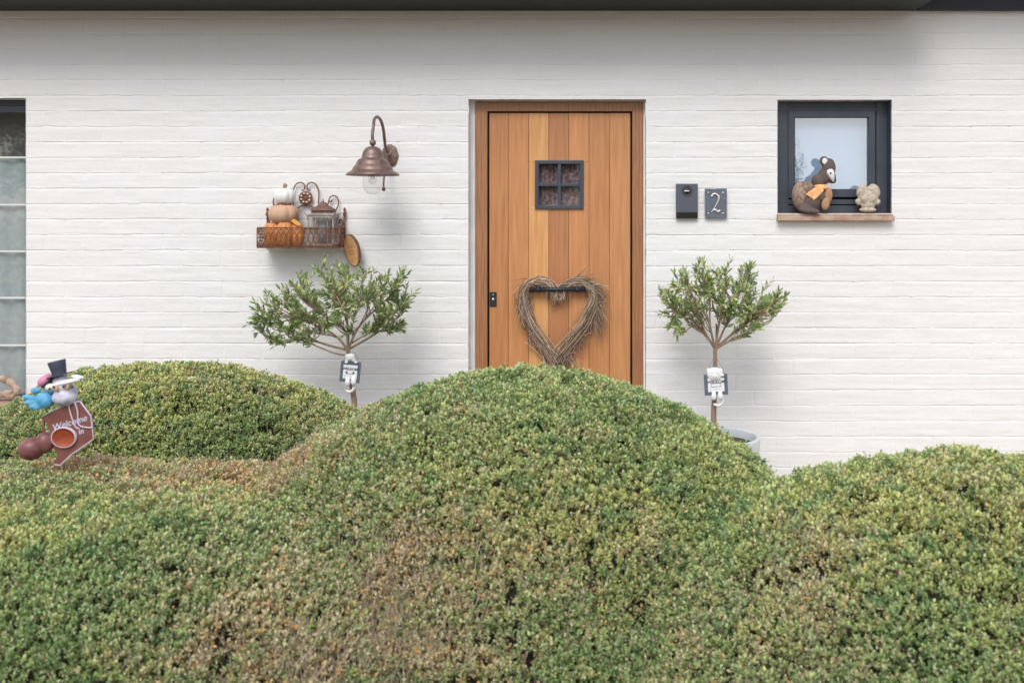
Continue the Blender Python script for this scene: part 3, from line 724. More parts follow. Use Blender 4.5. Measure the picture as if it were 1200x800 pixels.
def make_pot(px, label):
    x = W(px, 0, DT).x; root = thing('plant_pot', (x, DT, 0), label, 'plant pot', 'pair of plant pots beside the door')
    zr = EYE-(509.5-PY)*DT/F; r = 52.5*DT/F
    MB().lathe([(0, .003), (r*.80, .003), (r*.82, .02), (r*.97, zr*.7), (r, zr-.012), (r-.003, zr-.003), (r-.010, zr), (r-.022, zr-.002), (r-.026, zr-.01), (r-.028, zr-.06), (r-.03, zr-.09)], (x, DT, 0), 56).build('pot', M['pot'], root)
    MB().lathe([(r-.029, zr-.055), (.12, zr-.048), (.02, zr-.04), (0, zr-.04)], (x, DT, 0), 40).build('soil', M['soil'], root)
make_pot(838, 'pale grey round pot at the foot of the right olive tree, half behind the hedge')
make_pot(416, 'pale grey round pot under the left olive tree, hidden behind the hedge')

# ------------------------------------------------------------------ text helper
def text_mb(s, size, depth=.0006, font=None, shear=0, bold=0):
    cu = bpy.data.curves.new('t', 'FONT'); cu.body = s; cu.size = size; cu.extrude = depth; cu.align_x = 'CENTER'; cu.align_y = 'CENTER'; cu.shear = shear; cu.offset = bold
    o = bpy.data.objects.new('t', cu); sc.collection.objects.link(o); dg = bpy.context.evaluated_depsgraph_get()
    me = bpy.data.meshes.new_from_object(o.evaluated_get(dg)); mb = MB()
    mb.add([(v.co.x, -v.co.z, v.co.y) for v in me.vertices], [tuple(p.vertices) for p in me.polygons])
    bpy.data.objects.remove(o); bpy.data.meshes.remove(me); bpy.data.curves.remove(cu); return mb

# hanging signs on the trunks
def hanging_sign(cxp, cyp, w_, h_, tilt, d, head, headr, feet, tail, label, left):
    c = W(cxp, cyp, d); s = d/F
    root = thing('hanging_sign', c-Vector((0, 0, h_*s/2)), label, 'sign', 'welcome signs hanging on the olive tree trunks')
    T = Matrix.Translation(c) @ Matrix.Rotation(R(tilt), 4, 'Y')
    hw, hh = w_*s/2, h_*s/2
    mb = MB(); mb.box(-hw, hw, -.004, .004, -hh, hh, .0012); mb.xf(T).build('board', M['slate'], root)
    mb = MB(); mb.box(-hw*.70, hw*.70, -.0055, -.0042, -hh*.66, hh*.66); pp = mb.xf(T).build('note', M['paper'], root)
    tx = text_mb('WELKOM', hw*.35, .0003, bold=.0006).xf(Matrix.Translation((0, -.0062, hh*.27)))
    if left:   # arrow ends with a line between them
        for sg in (1, -1): tx.add([(sg*hw*.5, -.0064, -hh*.08), (sg*hw*.26, -.0064, hh*.08), (sg*hw*.26, -.0064, -hh*.24)], [(0, 1, 2)] if sg < 0 else [(0, 2, 1)])
        tx.box(-hw*.3, hw*.3, -.0064, -.0058, -hh*.20, -hh*.16)
    else:
        for a in ((-hw*.42, hw*.42, hh*.12, hh*.16), (-hw*.42, hw*.42, -hh*.2, -hh*.16), (-hw*.42, -hw*.39, -hh*.2, hh*.16), (hw*.39, hw*.42, -hh*.2, hh*.16)): tx.box(a[0], a[1], -.0064, -.0058, a[2], a[3])
    for k in range(9): # a row of small handwriting strokes
        x = -hw*.5+k*hw*.125; tx.tube([(x, -.0062, -hh*.50), (x+hw*.03, -.0062, -hh*.38-hh*.04*(k % 3)), (x+hw*.07, -.0062, -hh*.47)], .0005, 4)
    tx.xf(T).build('lettering', M['ink'], pp)
    fg = MB(); hc = W(head[0], head[1], d-.006); r = headr*s
    fg.ell(hc, (r, .012, r*.85), 20)
    fg.ell(hc+Vector((-r*.75, 0, r*.35)), (r*.3, .006, r*.4)); fg.ell(hc+Vector((r*.75, 0, r*.35)), (r*.3, .006, r*.4))
    fg.ell(hc+Vector((0, -.010, -r*.25)), (r*.35, .007, r*.28))
    top = cyp-h_/2
    for sg in (-1, 1): fg.ell(W(cxp+sg*w_*.24+1, top+1.2, d-.010), (.010, .009, .008)); fg.ell(W(cxp+sg*w_*.15, top-1.5, d-.002), (.013, .009, .012))
    for (fx, fy) in feet:
        ft_ = MB(); ft_.ell(W(fx, fy, d-.012), (3.2*s, .012, 4.6*s), 14); ft_.ell(W(fx, fy-3.5, d-.006), (2.6*s, .010, 3.5*s), 12); ft_.build('foot', M['white'], root)
    tp = smoothpath([W(a, b, d+.002) for a, b in tail], 6); MB().tube(tp, [1.7*s]*(len(tp)-3)+[1.5*s, 1.2*s, .5*s], 8).build('tail', M['white'], root)
    fo = fg.build('figure', M['white'], root)
    mb = MB()
    for sg in (-1, 1): mb.ell(hc+Vector((sg*r*.32, -.0115, r*.08)), (.0014, .001, .0018), 8)
    mb.ell(hc+Vector((0, -.0172, -r*.12)), (.0022, .001, .0015), 8); mb.build('face', M['ink'], fo)
    mb = MB(); t0 = T @ Vector((-hw*.8, -.002, hh)); t1 = T @ Vector((hw*.8, -.002, hh)); m_ = (t0+t1)/2+Vector((0, .02, r*2.0))
    mb.tube(smoothpath([t0, t0.lerp(m_, .6)+Vector((-.004, 0, .006)), m_, t1.lerp(m_, .6)+Vector((.004, 0, .006)), t1], 5), .0009, 5); mb.build('cord', M['rust'], root)
ds = DT-.05
hanging_sign(410.5, 435.5, 23.5, 24.5, 5, ds, (410, 418.5), 5.2, [(407.3, 448), (414.2, 447)], [(414, 446), (414.5, 455), (410, 459), (405.5, 457)],
             'small slate welcome sign with white figure on the left olive tree trunk', True)
hanging_sign(839, 450.5, 27.5, 24.5, -3, ds, (837.5, 438), 9.2, [(836.5, 464.5), (844, 464)], [(846, 462), (846.5, 471), (842, 475), (836, 473)],
             'small slate welcome sign with round white head on the right olive tree trunk', False)

# ------------------------------------------------------------------ wall lamp
ld = 6.16; lamp = thing('wall_lamp', W(457, 184, WD), 'aged copper gooseneck wall lamp with clear glass jar', 'wall lamp')
c0 = W(436.8, 250, ld); s = ld/F
zz = lambda py: EYE-(py-PY)*ld/F
prof = [(0, zz(171.5)), (4*s, zz(171.8)), (8*s, zz(173.5)), (11*s, zz(177.5)), (12.4*s, zz(182)), (12.6*s, zz(185)), (13.6*s, zz(185.8)), (16.5*s, zz(187)), (18.5*s, zz(190)), (19.5*s, zz(193)), (20.5*s, zz(194)), (22.5*s, zz(196.2)), (23.4*s, zz(198.5)), (24.2*s, zz(200)), (28*s, zz(202)), (31*s, zz(204.6)), (31.2*s, zz(205.4)), (30.4*s, zz(205.8)), (26*s, zz(204)), (22*s, zz(201.5)), (18*s, zz(195)), (12*s, zz(187)), (0, zz(186))]
MB().lathe(prof, (c0.x, ld, 0), 56).build('lamp_shade', M['lamp'], lamp)
mb = MB(); b0 = Vector((c0.x, ld, zz(167.2))); mb.ell(b0, 3.9*s, 20); mb.tube([Vector((c0.x, ld, zz(172.5))), b0], .009, 12)
pl_ = W(456.5, 181, WD-.03)
pts = [b0, Vector((c0.x-.002, ld, zz(158))), Vector((c0.x+.001, ld+.02, zz(146.5)))]
q = lambda px, py, y: W(px, py, y)
pts += [q(438.8, 139.8, ld+.07), q(442.5, 137.2, ld+.13), q(446.6, 142, ld+.19), q(449.3, 152, ld+.225), q(450.6, 163, ld+.25), q(452, 173, ld+.28), pl_]
sp = smoothpath(pts, 7); mb.tube(sp, .0098, 12)
mb.build('arm', M['lamp'], lamp)
mb = MB(); pc = W(457, 183, WD); sw = WD/F
def ros(an): return .94+.08*abs(math.cos(an*4))**.5
mb2 = MB(); mb2.lathe([(0, .024), (.016, .023), (.024, .015), (.034, .016), (.044, .011), (.054, .012), (.060, .004), (.062, .0)], (0, 0, 0), 48, axis='Y', lobes=ros)
mb2.xf(Matrix.Translation(pc+Vector((.0, -.004, 0))) @ Matrix.Diagonal((.9, 1, 1.22, 1))); mb2.ell(pl_, (.014, .02, .016))
mb2.build('rosette', M['lamp'], lamp)
mb = MB(); rp = smoothpath([W(458, 195, WD-.02), W(455, 200, WD-.05), W(451, 205, WD-.09), W(449.8, 212, WD-.10), W(449.6, 220, WD-.10)], 6); mb.tube(rp, .006, 10); mb.ell(W(449.6, 221.5, WD-.10), (.013, .013, .015)); mb.build('lower_rod', M['lamp'], lamp)
gp = [(8*s, zz(196)), (11.2*s, zz(201)), (11.5*s, zz(208)), (11.4*s, zz(216)), (10*s, zz(222)), (7*s, zz(226)), (3*s, zz(227.8)), (0, zz(228))]
MB().lathe(gp, (c0.x, ld, 0), 40).build('glass_jar', M['bulbglass'], lamp)
mb = MB(); mb.lathe([(0, zz(199)), (3.0*s, zz(199.5)), (3.4*s, zz(203)), (5.2*s, zz(207)), (5.4*s, zz(210)), (4*s, zz(214)), (0, zz(216))], (c0.x, ld, 0), 24)
mb.build('bulb', M['bulbglass'], lamp)
mb = MB()
for k in range(6):
    an = k*1.05; mb.tube([Vector((c0.x+.006*math.cos(an), ld+.006*math.sin(an), zz(202))), Vector((c0.x+.014*math.cos(an+.4), ld+.014*math.sin(an+.4), zz(210)))], .0012, 5)
mb.build('filament', mat('amber_filament', (.75, .38, .12), .4), lamp)
mb = MB(); mb.lathe([(0, zz(193)), (3.6*s, zz(193)), (3.6*s, zz(201)), (0, zz(201))], (c0.x, ld, 0), 20); mb.build('socket', mat('brass_socket', (.6, .42, .22), .4, .7), lamp)

# ------------------------------------------------------------------ doorbell + number plate
bell = thing('doorbell', W(805, 256, WD), 'tall slate grey video doorbell with round camera eye left of the number plate', 'doorbell')
a, b = W(792.3, 256, WD-.03), W(817.8, 215.3, WD-.03); zsp = W(0, 248.2, WD-.03).z
mb = MB(); mb.box(a.x, b.x, WD-.03, WD-.002, zsp, b.z, .0025); mb.build('housing', M['plastic'], bell)
mb = MB(); mb.box(a.x+.0006, b.x-.0006, WD-.0292, WD-.002, a.z, zsp-.0005, .002); mb.build('button_panel', M['gloss'], bell)
mb = MB(); c = W(805.2, 224, WD-.03); mb.lathe([(.034, -.001), (.034, .0015), (.030, .002), (.028, -.0015), (.016, .004), (0, .008)], c, 36, axis='Y')
ln_ = mb.build('lens', mat('matt_black_lens', (.006, .007, .009), .5), bell)
ns_ = MB(); ns_.box(c.x-.020, c.x+.013, c.y-.0115, c.y-.004, c.z-.003, c.z+.004, .001); ns_.build('lens_insert', mat('silver_insert', (.7, .7, .74), .3, .3), ln_)
plate = thing('house_number', W(839, 256, WD), 'slate grey house number plate with a silver 2 and four screws', 'number plate')
a, b = W(826, 255.4, WD-.025), W(851.8, 221.2, WD-.025)
mb = MB(); mb.box(a.x, b.x, WD-.025, WD-.019, a.z, b.z, .001); mb.build('plate', M['slate'], plate)
mb = MB()
for px in (830, 847.3):
    for py in (225.8, 250): e = W(px, py, WD-.025); mb = MB(); mb.lathe([(0, .003), (.0045, .003), (.0055, 0)], e, 14, axis='Y'); mb.tube([e, Vector((e.x, WD, e.z))], .003, 8); mb.build('screw', M['steel'], plate)
mb = MB(); yy = WD-.030
tw = smoothpath([W(833.5, 230.2, yy), W(834.8, 228.2, yy), W(838, 227.2, yy), W(841.5, 229.4, yy), W(842.3, 233, yy), W(840.6, 238, yy), W(837, 244, yy), W(833.6, 249, yy)], 6)
n = len(tw); mb.tube(tw, [.0035+.0055*math.exp(-((i/n-.5)/.2)**2) for i in range(n)], 8, flat=.5)
tw = smoothpath([W(833.6, 249, yy), W(836.5, 246, yy), W(839, 246.2, yy), W(841, 248.4, yy), W(844.2, 246.4, yy)], 5); n = len(tw)
mb.tube(tw, [.0025+.0055*math.exp(-((i/n-.6)/.25)**2) for i in range(n)], 8, flat=.5); mb.ell(W(834.4, 230, yy), (.006, .003, .0055))
mb.build('numeral', M['steel'], plate)

# ------------------------------------------------------------------ wreath
wr = thing('heart_wreath', W(652, 425, LD-.05), 'heart shaped wreath of dry brushwood tied to the black door handle', 'wreath')
yd = LD-.042
Lh = smoothpath([W(p, q_, yd) for p, q_ in ((651, 432), (646, 420), (638, 405), (624, 383), (617, 364), (614, 346), (620, 334), (633, 329), (645, 333), (651, 343))], 6)
Rh = smoothpath([W(p, q_, yd) for p, q_ in ((650, 432), (655, 418), (668, 400), (684, 380), (693, 360), (696, 345), (689, 334), (675, 330), (662, 334), (653, 343))], 6)
mb = MB(); rs = random.Random(11); wc = []
SC = [(.42, .31, .22), (.62, .50, .38), (.24, .16, .11), (.16, .105, .075), (.46, .33, .22), (.34, .26, .20)]
def paint():
    c = rs.choice(SC); f = rs.uniform(.75, 1.2); wc.extend([tuple(q*f for q in c)]*(len(mb.v)-len(wc)))
def strands(path, N, wild, outx):
    n = len(path)
    for i in range(N):
        a = rs.uniform(-.1, .8); L = rs.uniform(.12, .5); i0 = max(0, int(a*n)); i1 = min(n-1, int((a+L)*n))
        if i1-i0 < 3: continue
        an = rs.uniform(0, 2*math.pi); rr = abs(rs.gauss(0, .62)); slant = rs.gauss(0, .9); pts = []
        fly = rs.random() < wild; fl = rs.uniform(.02, .10)
        drift = Vector((rs.uniform(-.2, 1)*outx, -.25*rs.random(), rs.uniform(-.75, .55)))
        for k in range(i0, i1+1):
            t = k/n; thick = .041*(1.15-.60*math.sin(min(1, t*1.2)*math.pi*.5))*(1.1 if t < .5 else 1)
            tg = (path[min(k+1, n-1)]-path[max(0, k-1)]).normalized(); sd3 = tg.cross(Vector((0, 1, 0))).normalized()
            u = (k-i0)/(i1-i0)
            q2 = path[k]+sd3*(math.cos(an)*rr+slant*(u-.5)*.55)*thick+Vector((0, 1, 0))*math.sin(an)*rr*thick*.8
            if fly: q2 = q2+drift*fl*max(0, u-.35)**1.6*1.8
            ph = an*3; q2 = q2+sd3*.0022*math.sin(k*.35+ph); pts.append(q2)
        mb.tube(pts, rs.uniform(.0010, .0030), 4, cap=False); paint()
strands(Lh, 420, .38, -1); strands(Rh, 420, .5, 1)
def fringe(px, py, dx, dy, N, spread, ln):
    for i in range(N):
        p = W(px+rs.gauss(0, 3.5), py+rs.gauss(0, 3.5), yd-rs.uniform(-.01, .012)); th = math.atan2(-dy, dx)+rs.gauss(0, spread); L = ln*rs.uniform(.4, 1.1)
        d = Vector((math.cos(th), -.12, math.sin(th))); g = Vector((0, 0, -1))*rs.uniform(.0, .9)
        pts = [p+(d*t+g*t*t*.6)*L for t in (0, .25, .5, .75, 1)]
        mb.tube(pts, [.0019, .0017, .0014, .0010, .0006], 4, cap=False); paint()
fringe(690, 336, 1, -.15, 90, .5, .115); fringe(676, 331, 1, -.9, 42, .32, .12); fringe(695, 350, .45, 1, 80, .3, .17); fringe(694, 366, .25, 1, 46, .3, .13)
fringe(620, 334, -1, .75, 60, .4, .085); fringe(617, 350, -.35, 1, 40, .25, .15); fringe(627, 385, .0, 1, 40, .25, .09); fringe(676, 388, .3, 1, 40, .35, .11)
fringe(652, 425, .3, 1, 50, .5, .10); fringe(664, 412, .7, .8, 40, .4, .10); fringe(640, 330, -1, -.12, 30, .25, .07)
bw = mb.build('brushwood', mat('dry_brushwood', (.5, .4, .3), .9, attr=True), wr)
a = bw.data.color_attributes.new('tint', 'FLOAT_COLOR', 'POINT')
a.data.foreach_set('color', np.hstack([np.array(wc), np.ones((len(wc), 1))]).astype(np.float32).ravel())
mb = MB()
for k in range(26):
    x = 645.5+16*rs.random(); p = W(x, 338, yd+.012); q_ = W(x+rs.gauss(0, 1), 351+rs.random()*9*(1 if abs(x-654) > 3 else .4), yd+.0)
    mb.tube([W(x, 333, yd+.014), p, p.lerp(q_, .4)+Vector((0, -.012, 0)), q_], .0026, 5)
mb.build('raffia_tie', M['raffia'], wr)

# ------------------------------------------------------------------ iron rack with decorations
rk = thing('wall_rack', W(358, 291, WD), 'rusty wrought iron wall basket with scrolled back and lattice front', 'wall basket')
fd, bd = 6.29, 6.475
zbm, ztp = EYE-(290.0-PY)*fd/F, EYE-(267.0-PY)*fd/F
BLx, BRx = W(313, 0, bd).x, W(404, 0, bd).x
FLx, FRx = W(300.5, 0, fd).x, W(397.5, 0, fd).x
plan = [Vector((BLx, bd, 0)), Vector((BLx-.006, bd-.07, 0)), Vector((FLx, fd+.012, 0))]
for i in range(1, 12):
    t = i/12; plan.append(Vector((FLx+(FRx-FLx)*t, fd-.028*math.sin(math.pi*t), 0)))
plan += [Vector((FRx, fd+.012, 0)), Vector((BRx, bd-.07, 0)), Vector((BRx, bd, 0))]
cum = [0.]
for i in range(1, len(plan)): cum.append(cum[-1]+(plan[i]-plan[i-1]).length)
def onplan(s_):
    s_ = max(0, min(cum[-1], s_))
    for i in range(1, len(cum)):
        if s_ <= cum[i]: return plan[i-1].lerp(plan[i], (s_-cum[i-1])/(cum[i]-cum[i-1]))
    return plan[-1]
atz = lambda p, z: Vector((p.x, p.y, z))
mb = MB()
for z, r in ((zbm, .0042), (ztp, .0042), (zbm+.012, .002), (ztp-.012, .002)): mb.tube([atz(onplan(cum[-1]*i/60), z) for i in range(61)], r, 8)
for i in (2, len(plan)-3): mb.tube([atz(plan[i], zbm), atz(plan[i], ztp)], .0035, 6)
mb.build('rail', M['rust'], rk)
mb = MB(); step = .034; k = -1
while k*step < cum[-1]:
    for sg in (1, -1):
        pp_ = []
        for i in range(7):
            t = i/6; s_ = k*step+(t if sg > 0 else 1-t)*step*2+.006*math.sin(t*2*math.pi)*sg
            if 0 <= s_ <= cum[-1]: pp_.append(atz(onplan(s_), zbm+(ztp-zbm)*t))
        if len(pp_) > 1: mb.tube(pp_, .0021, 5)
    cc_ = k*step+step
    for zc in ((zbm+ztp)/2, zbm+.03, ztp-.03):
        if 0 < cc_-.012 and cc_+.012 < cum[-1] : mb.tube([atz(onplan(cc_+.010*math.cos(a_)), zc+.010*math.sin(a_)) for a_ in [2*math.pi*j/10 for j in range(11)]], .0016, 4)
    k += 1
mb.build('lattice', M['rust'], rk)
mb = MB(); P_ = [(p.x, p.y) for p in plan]; n = len(P_)
mb.add([(x, y, zbm-.003) for x, y in P_]+[(x, y, zbm+.001) for x, y in P_], [tuple(range(n))[::-1], tuple(range(n, 2*n))]+[(i, (i+1) % n, (i+1) % n+n, i+n) for i in range(n)])
mb.build('floor', M['rust'], rk)
mb = MB()
w2 = lambda px, py: W(px, py, WD-.022)
mir = lambda L: [(358.5*2-a, b) for a, b in L]
half = [(364, 222.6), (361.4, 223), (359.9, 220), (360.2, 216.6), (364.7, 213.8), (370.6, 216.6), (373.4, 224), (373.6, 232), (373.4, 240), (377, 250)]
side = [(389.5, 234), (387.6, 236.6), (385.6, 234.4), (387.2, 231), (391, 229.2), (395.6, 232), (396.8, 238), (394.4, 245), (391.5, 252), (388, 262)]
side2 = [(385.6, 234.4), (384, 240.5), (381, 245)]
curl = [(399, 261.5), (397.5, 259.8), (399, 257.6), (401.6, 259), (401.6, 263.5), (398, 266.5), (394, 266)]
arc = [(348, 244.5), (353, 241.4), (358.5, 240.6), (364, 241.4), (369, 244.5)]
for L in (half, mir(half), side, mir(side), side2, mir(side2), curl, mir(curl), arc): mb.tube(smoothpath([w2(*p) for p in L], 6), .0042, 7)
mb.tube([w2(313, 268), w2(404, 268)], .004, 6); mb.tube([w2(313, 288), w2(404, 288)], .004, 6)
mb.tube([w2(349, 245), w2(349, 288)], .003, 6); mb.tube([w2(368, 245), w2(368, 288)], .003, 6)
mb.build('scrollwork', M['rust'], rk)
mb = MB(); mc = w2(358.4, 232); mb.lathe([(0, .012), (.012, .012), (.016, .006), (.018, .010), (.040, .010), (.044, .006), (.044, 0), (0, 0)], mc, 36, axis='Y')
mdl = mb.build('medallion', M['rust'], rk)
mb = MB()
for k in range(8): an = k*math.pi/4+.3; mb.lathe([(0, .0035), (.0058, .0035), (.0058, 0)], mc+Vector((.029*math.cos(an), -.009, .029*math.sin(an))), 10, axis='Y')
mb.build('petals', M['reveal'], mdl)
for px in (313.5, 403.8):
    mb = MB(); x = W(px, 0, WD-.02).x; zf = lambda py: EYE-(py-PY)*(WD-.02)/F
    mb.lathe([(0, zf(243)), (.006, zf(244)), (.009, zf(246)), (.005, zf(248)), (.012, zf(250)), (.012, zf(252)), (.005, zf(254)), (.009, zf(256)), (.006, zf(259)), (.007, zf(288)), (.004, zf(292)), (0, zf(292))], (x, WD-.02, 0), 14)
    mb.build('post', M['rust'], rk)
# pumpkins
def pumpkin(cxp, cyp, rxp, rzp, d, m, label, ribs=9, stem=True, squash=1., group=None):
    s = d/F; c = W(cxp, cyp, d); rx, rz = rxp*s, rzp*s
    root = thing('pumpkin', c-Vector((0, 0, rz)), label, 'pumpkin', group)
    mb = MB(); n, mm = 72, 20; vs = []
    for i in range(mm+1):
        th = math.pi*i/mm; dip = 1-.28*math.exp(-(th/.45)**2)-.15*math.exp(-((math.pi-th)/.4)**2)
        for k in range(n):
            an = 2*math.pi*k/n; lobe = .86+.14*abs(math.sin(an*ribs/2+.5))**.5
            r = rx*math.sin(th)**.8*lobe if 0 < i < mm else 0
            vs.append(c+Vector((r*math.cos(an), r*math.sin(an)*squash, rz*math.cos(th)*dip*(.96+.04*lobe))))
    mb.add(vs, [(i*n+k, (i+1)*n+k, (i+1)*n+(k+1) % n, i*n+(k+1) % n) for i in range(mm) for k in range(n)], True)
    mb.build('body', m, root)
    if stem:
        mb = MB(); t = c+Vector((0, 0, rz*.66)); mb.tube(smoothpath([t, t+Vector((0, 0, rz*.35)), t+Vector((rx*.12, -.004, rz*.62))], 4), [rx*.26, rx*.24, rx*.2, rx*.17, rx*.16, rx*.17, rx*.2, rx*.22, rx*.18], 8)
        mb.build('stem', M['stem'], root)
    return root
G_ = 'pumpkins piled in the iron wall basket'
pumpkin(333.5, 229.4, 12.6, 10.4, 6.385, M['p_white'], 'small white ribbed pumpkin on top of the pile', 9, group=G_)
pumpkin(332.5, 250.6, 17.6, 12.6, 6.385, M['p_beige'], 'beige knitted pumpkin between the white one and the orange ones', 8, stem=False, group=G_)
pumpkin(319.5, 274.2, 11.2, 16, 6.37, M['p_orange'], 'orange pumpkin at the left end of the basket, under the beige one', 7, stem=False, squash=.85, group=G_)
pumpkin(333.5, 273.6, 10.4, 16.4, 6.345, M['p_orange'], 'orange pumpkin in the middle of the bottom row of the pile', 7, stem=False, squash=.75, group=G_)
pumpkin(347, 275, 10, 15.4, 6.38, M['p_orange'], 'orange pumpkin closest to the lantern, below a yellow leaf', 7, stem=False, squash=.85, group=G_)
mb = MB(); lo = W(347, 262, 6.36)
pts = [W(341, 259, 6.34), W(344, 256.5, 6.33), W(348, 258, 6.33), W(354, 263, 6.34), W(349, 264.5, 6.33), W(345, 262.5, 6.33)]
mb.prism([(p.x, p.z) for p in pts], 6.33, 6.332); mb.tube([W(352, 262, 6.33), W(356, 265, 6.34)], .001, 5)
tag(mb.build('autumn_leaf', M['ochre'], origin=lo), 'yellow autumn leaf tucked between the beige and orange pumpkins', 'leaf')
for (px, py) in ((333, 239.5),):
    mb = MB(); c = W(px, py, 6.385); ring = [c+Vector((.042*math.cos(a_), .042*math.sin(a_), .003*math.sin(3*a_))) for a_ in [2*math.pi*j/24 for j in range(25)]]
    mb.tube(ring, .004, 6, cap=False); mb.tube([c+Vector((-.03, -.04, 0)), c+Vector((-.055, -.05, -.008))], .0022, 5); mb.tube([c+Vector((.01, -.042, 0)), c+Vector((.03, -.055, -.006))], .0022, 5)
    tag(mb.build('twine', M['orange_in'], origin=c), 'rust coloured twine around the neck between white and beige pumpkins', 'twine')
# lantern
dl = 6.385; s = dl/F; cl = W(378.7, 250, dl); z_ = lambda py: EYE-(py-PY)*dl/F
lan = thing('lantern', Vector((cl.x, dl, z_(288))), 'small weathered metal lantern with pitched roof beside the pumpkins', 'lantern')
def sq(prof, c, rot=math.pi/4):
    mb_ = MB(); mb_.lathe([(r*1.414, h) for r, h in prof], c, 4); mb_.sm = [False]*len(mb_.sm)
    T = Matrix.Translation(c) @ Matrix.Rotation(rot, 4, 'Z') @ Matrix.Translation(-Vector(c)); return mb_.xf(T)
cc0 = Vector((cl.x, dl, 0))
r_ = sq([(0, z_(236)), (2.5*s, z_(237)), (5*s, z_(240.5)), (12.5*s, z_(245.5)), (12.8*s, z_(246.5)), (11*s, z_(246.6)), (11*s, z_(249)), (12*s, z_(250)), (0, z_(250))], cc0)
r_.tube([Vector((cl.x, dl, z_(237))), Vector((cl.x, dl, z_(232.5)))], [.005, .002], 8); r_.ell((cl.x, dl, z_(236.5)), .007)
r_.build('lantern_roof', mat('dark_rusty_roof', (.13, .07, .06), .6, .2, c2=(.2, .11, .09), scale=50), lan)
b_ = sq([(0, z_(250.3)), (16.5*s, z_(250.3)), (16.5*s, z_(252)), (15.3*s, z_(252.2)), (15.3*s, z_(254.5)), (0, z_(254.5))], cc0)
for sx in (-1, 1):
    for sy in (-1, 1):
        x, y = cl.x+sx*14.6*s, dl+sy*14.6*s*.8
        b_.box(x-.004, x+.004, y-.004, y+.004, z_(287), z_(254.3)); b_.ell((cl.x+sx*16.5*s, dl+sy*16.5*s, z_(249.6)), .005, 8)
    for px_ in (-8, 8): b_.box(cl.x+px_*s-.0015, cl.x+px_*s+.0015, dl+sx*14*s*.8-.002, dl+sx*14*s*.8+.002, z_(287), z_(254.3))
b_.box(cl.x-16*s, cl.x+16*s, dl-16*s*.85, dl+16*s*.85, z_(288.2), z_(285.5), .002)
b_.build('lantern_frame', M['zinc'], lan)
mb = MB(); h = 13.5*s
for sy in (-1, 1): mb.box(cl.x-h, cl.x+h, dl+sy*h*.8-.001, dl+sy*h*.8+.001, z_(285.6), z_(254.6))
for sx in (-1, 1): mb.box(cl.x+sx*h-.001, cl.x+sx*h+.001, dl-h*.79, dl+h*.79, z_(285.6), z_(254.6))
mb.build('glass', M['thinglass'], lan)
mb = MB(); mb.lathe([(0, z_(262)), (.03, z_(262)), (.031, z_(263)), (.031, z_(285.4)), (0, z_(285.4))], cc0, 24); mb.tube([Vector((cl.x, dl, z_(262))), Vector((cl.x+.001, dl, z_(259.5)))], .001, 5)
tag(mb.build('candle', M['candle'], origin=Vector((cl.x, dl, z_(285.4)))), 'grey pillar candle standing inside the metal lantern', 'candle')
# wood slice
wsl = thing('wood_slice', W(413, 312, WD-.05), 'oval wood slice with bark hanging on twine from the right end of the basket', 'ornament')
T = Matrix.Translation(W(412.8, 293.5, WD-.06)) @ Matrix.Rotation(R(-14), 4, 'Y') @ Matrix.Rotation(R(-24), 4, 'Z')
a0, b0_ = 9.8*sw, 18.6*sw
mb = MB(); n = 40; ring = [(a0*math.cos(t)*(1+.03*math.sin(3*t)), b0_*math.sin(t)*(1+.02*math.cos(5*t))) for t in [2*math.pi*i/n for i in range(n)]]
mb.prism([(x*1.04, z*1.02) for x, z in ring], -.010, .012); mb.xf(T).build('bark_rim', M['barkdk'], wsl)
mb = MB(); mb.prism([(x*.93, z*.955) for x, z in ring], -.0125, -.0101); fc = mb.xf(T).build('cut_face', M['slice'], wsl)
mb = MB()
for (zc, w_) in ((.022, .020), (.0, .024), (-.022, .018)):
    mb.tube([Vector((-w_+2*w_*i/14, -.0128, zc+.0035*math.sin(i*2.1+zc*90))) for i in range(15)], .0012, 4)
mb.xf(T).build('burnt_marks', M['burn'], fc)
mb = MB(); mb.tube([W(404, 258, WD-.03), W(406, 268, WD-.05), W(408.6, 276, WD-.072)], .0013, 5); mb.build('twine', M['raffia'], wsl)

# ------------------------------------------------------------------ window sill figures
pd = WD-.0; s = pd/F
pz = SILLZ
def E(mb, px, py, rx, rz, ry, dd=0., tilt=0):
    mb.ell(W(px, py, pd+dd), (rx*s, ry, rz*s), 20, rot=Matrix.Rotation(R(tilt), 3, 'Y') if tilt else None, m=14)
pls = thing('plush_animal', Vector((W(950, 0, pd).x, pd, pz)), 'brown plush animal with white face and orange scarf sitting on the window sill', 'soft toy')
mb = MB(); E(mb, 951, 236, 13, 13.5, .052); E(mb, 956, 226, 11, 9, .042, tilt=-25); E(mb, 944, 243, 11, 7, .05)
E(mb, 946, 247.2, 10.5, 3.6, .03, -.045, 12); E(mb, 954, 247.6, 7, 3.2, .026, -.062, 4)
E(mb, 962, 229, 4.6, 10, .022, -.035, -28)
mb.build('body', M['plush'], pls, remesh=.005, rough=.003)
mb = MB(); E(mb, 971, 198, 8.2, 12.6, .036, tilt=6); E(mb, 967, 206, 8.8, 10.5, .034, tilt=24); E(mb, 973.5, 207, 5.8, 8.5, .028, tilt=-18); E(mb, 959, 212, 8, 8, .034); E(mb, 977, 211.5, 3, 3.6, .014)
mb.build('head', M['plush'], pls, remesh=.004, rough=.002)
mb = MB(); ec = W(965.6, 188.6, pd-.012)
mb.lathe([(0, .004), (4.6*s, .006), (5.4*s, 0), (5.0*s, -.006), (0, -.007)], ec, 24, axis='Y'); mb.build('ear', M['plush'], pls)
mb = MB(); mb.ell(ec+Vector((.004, -.0075, -.002)), (3.1*s, .004, 3.7*s), 16); mb.build('inner_ear', M['felt'], pls)
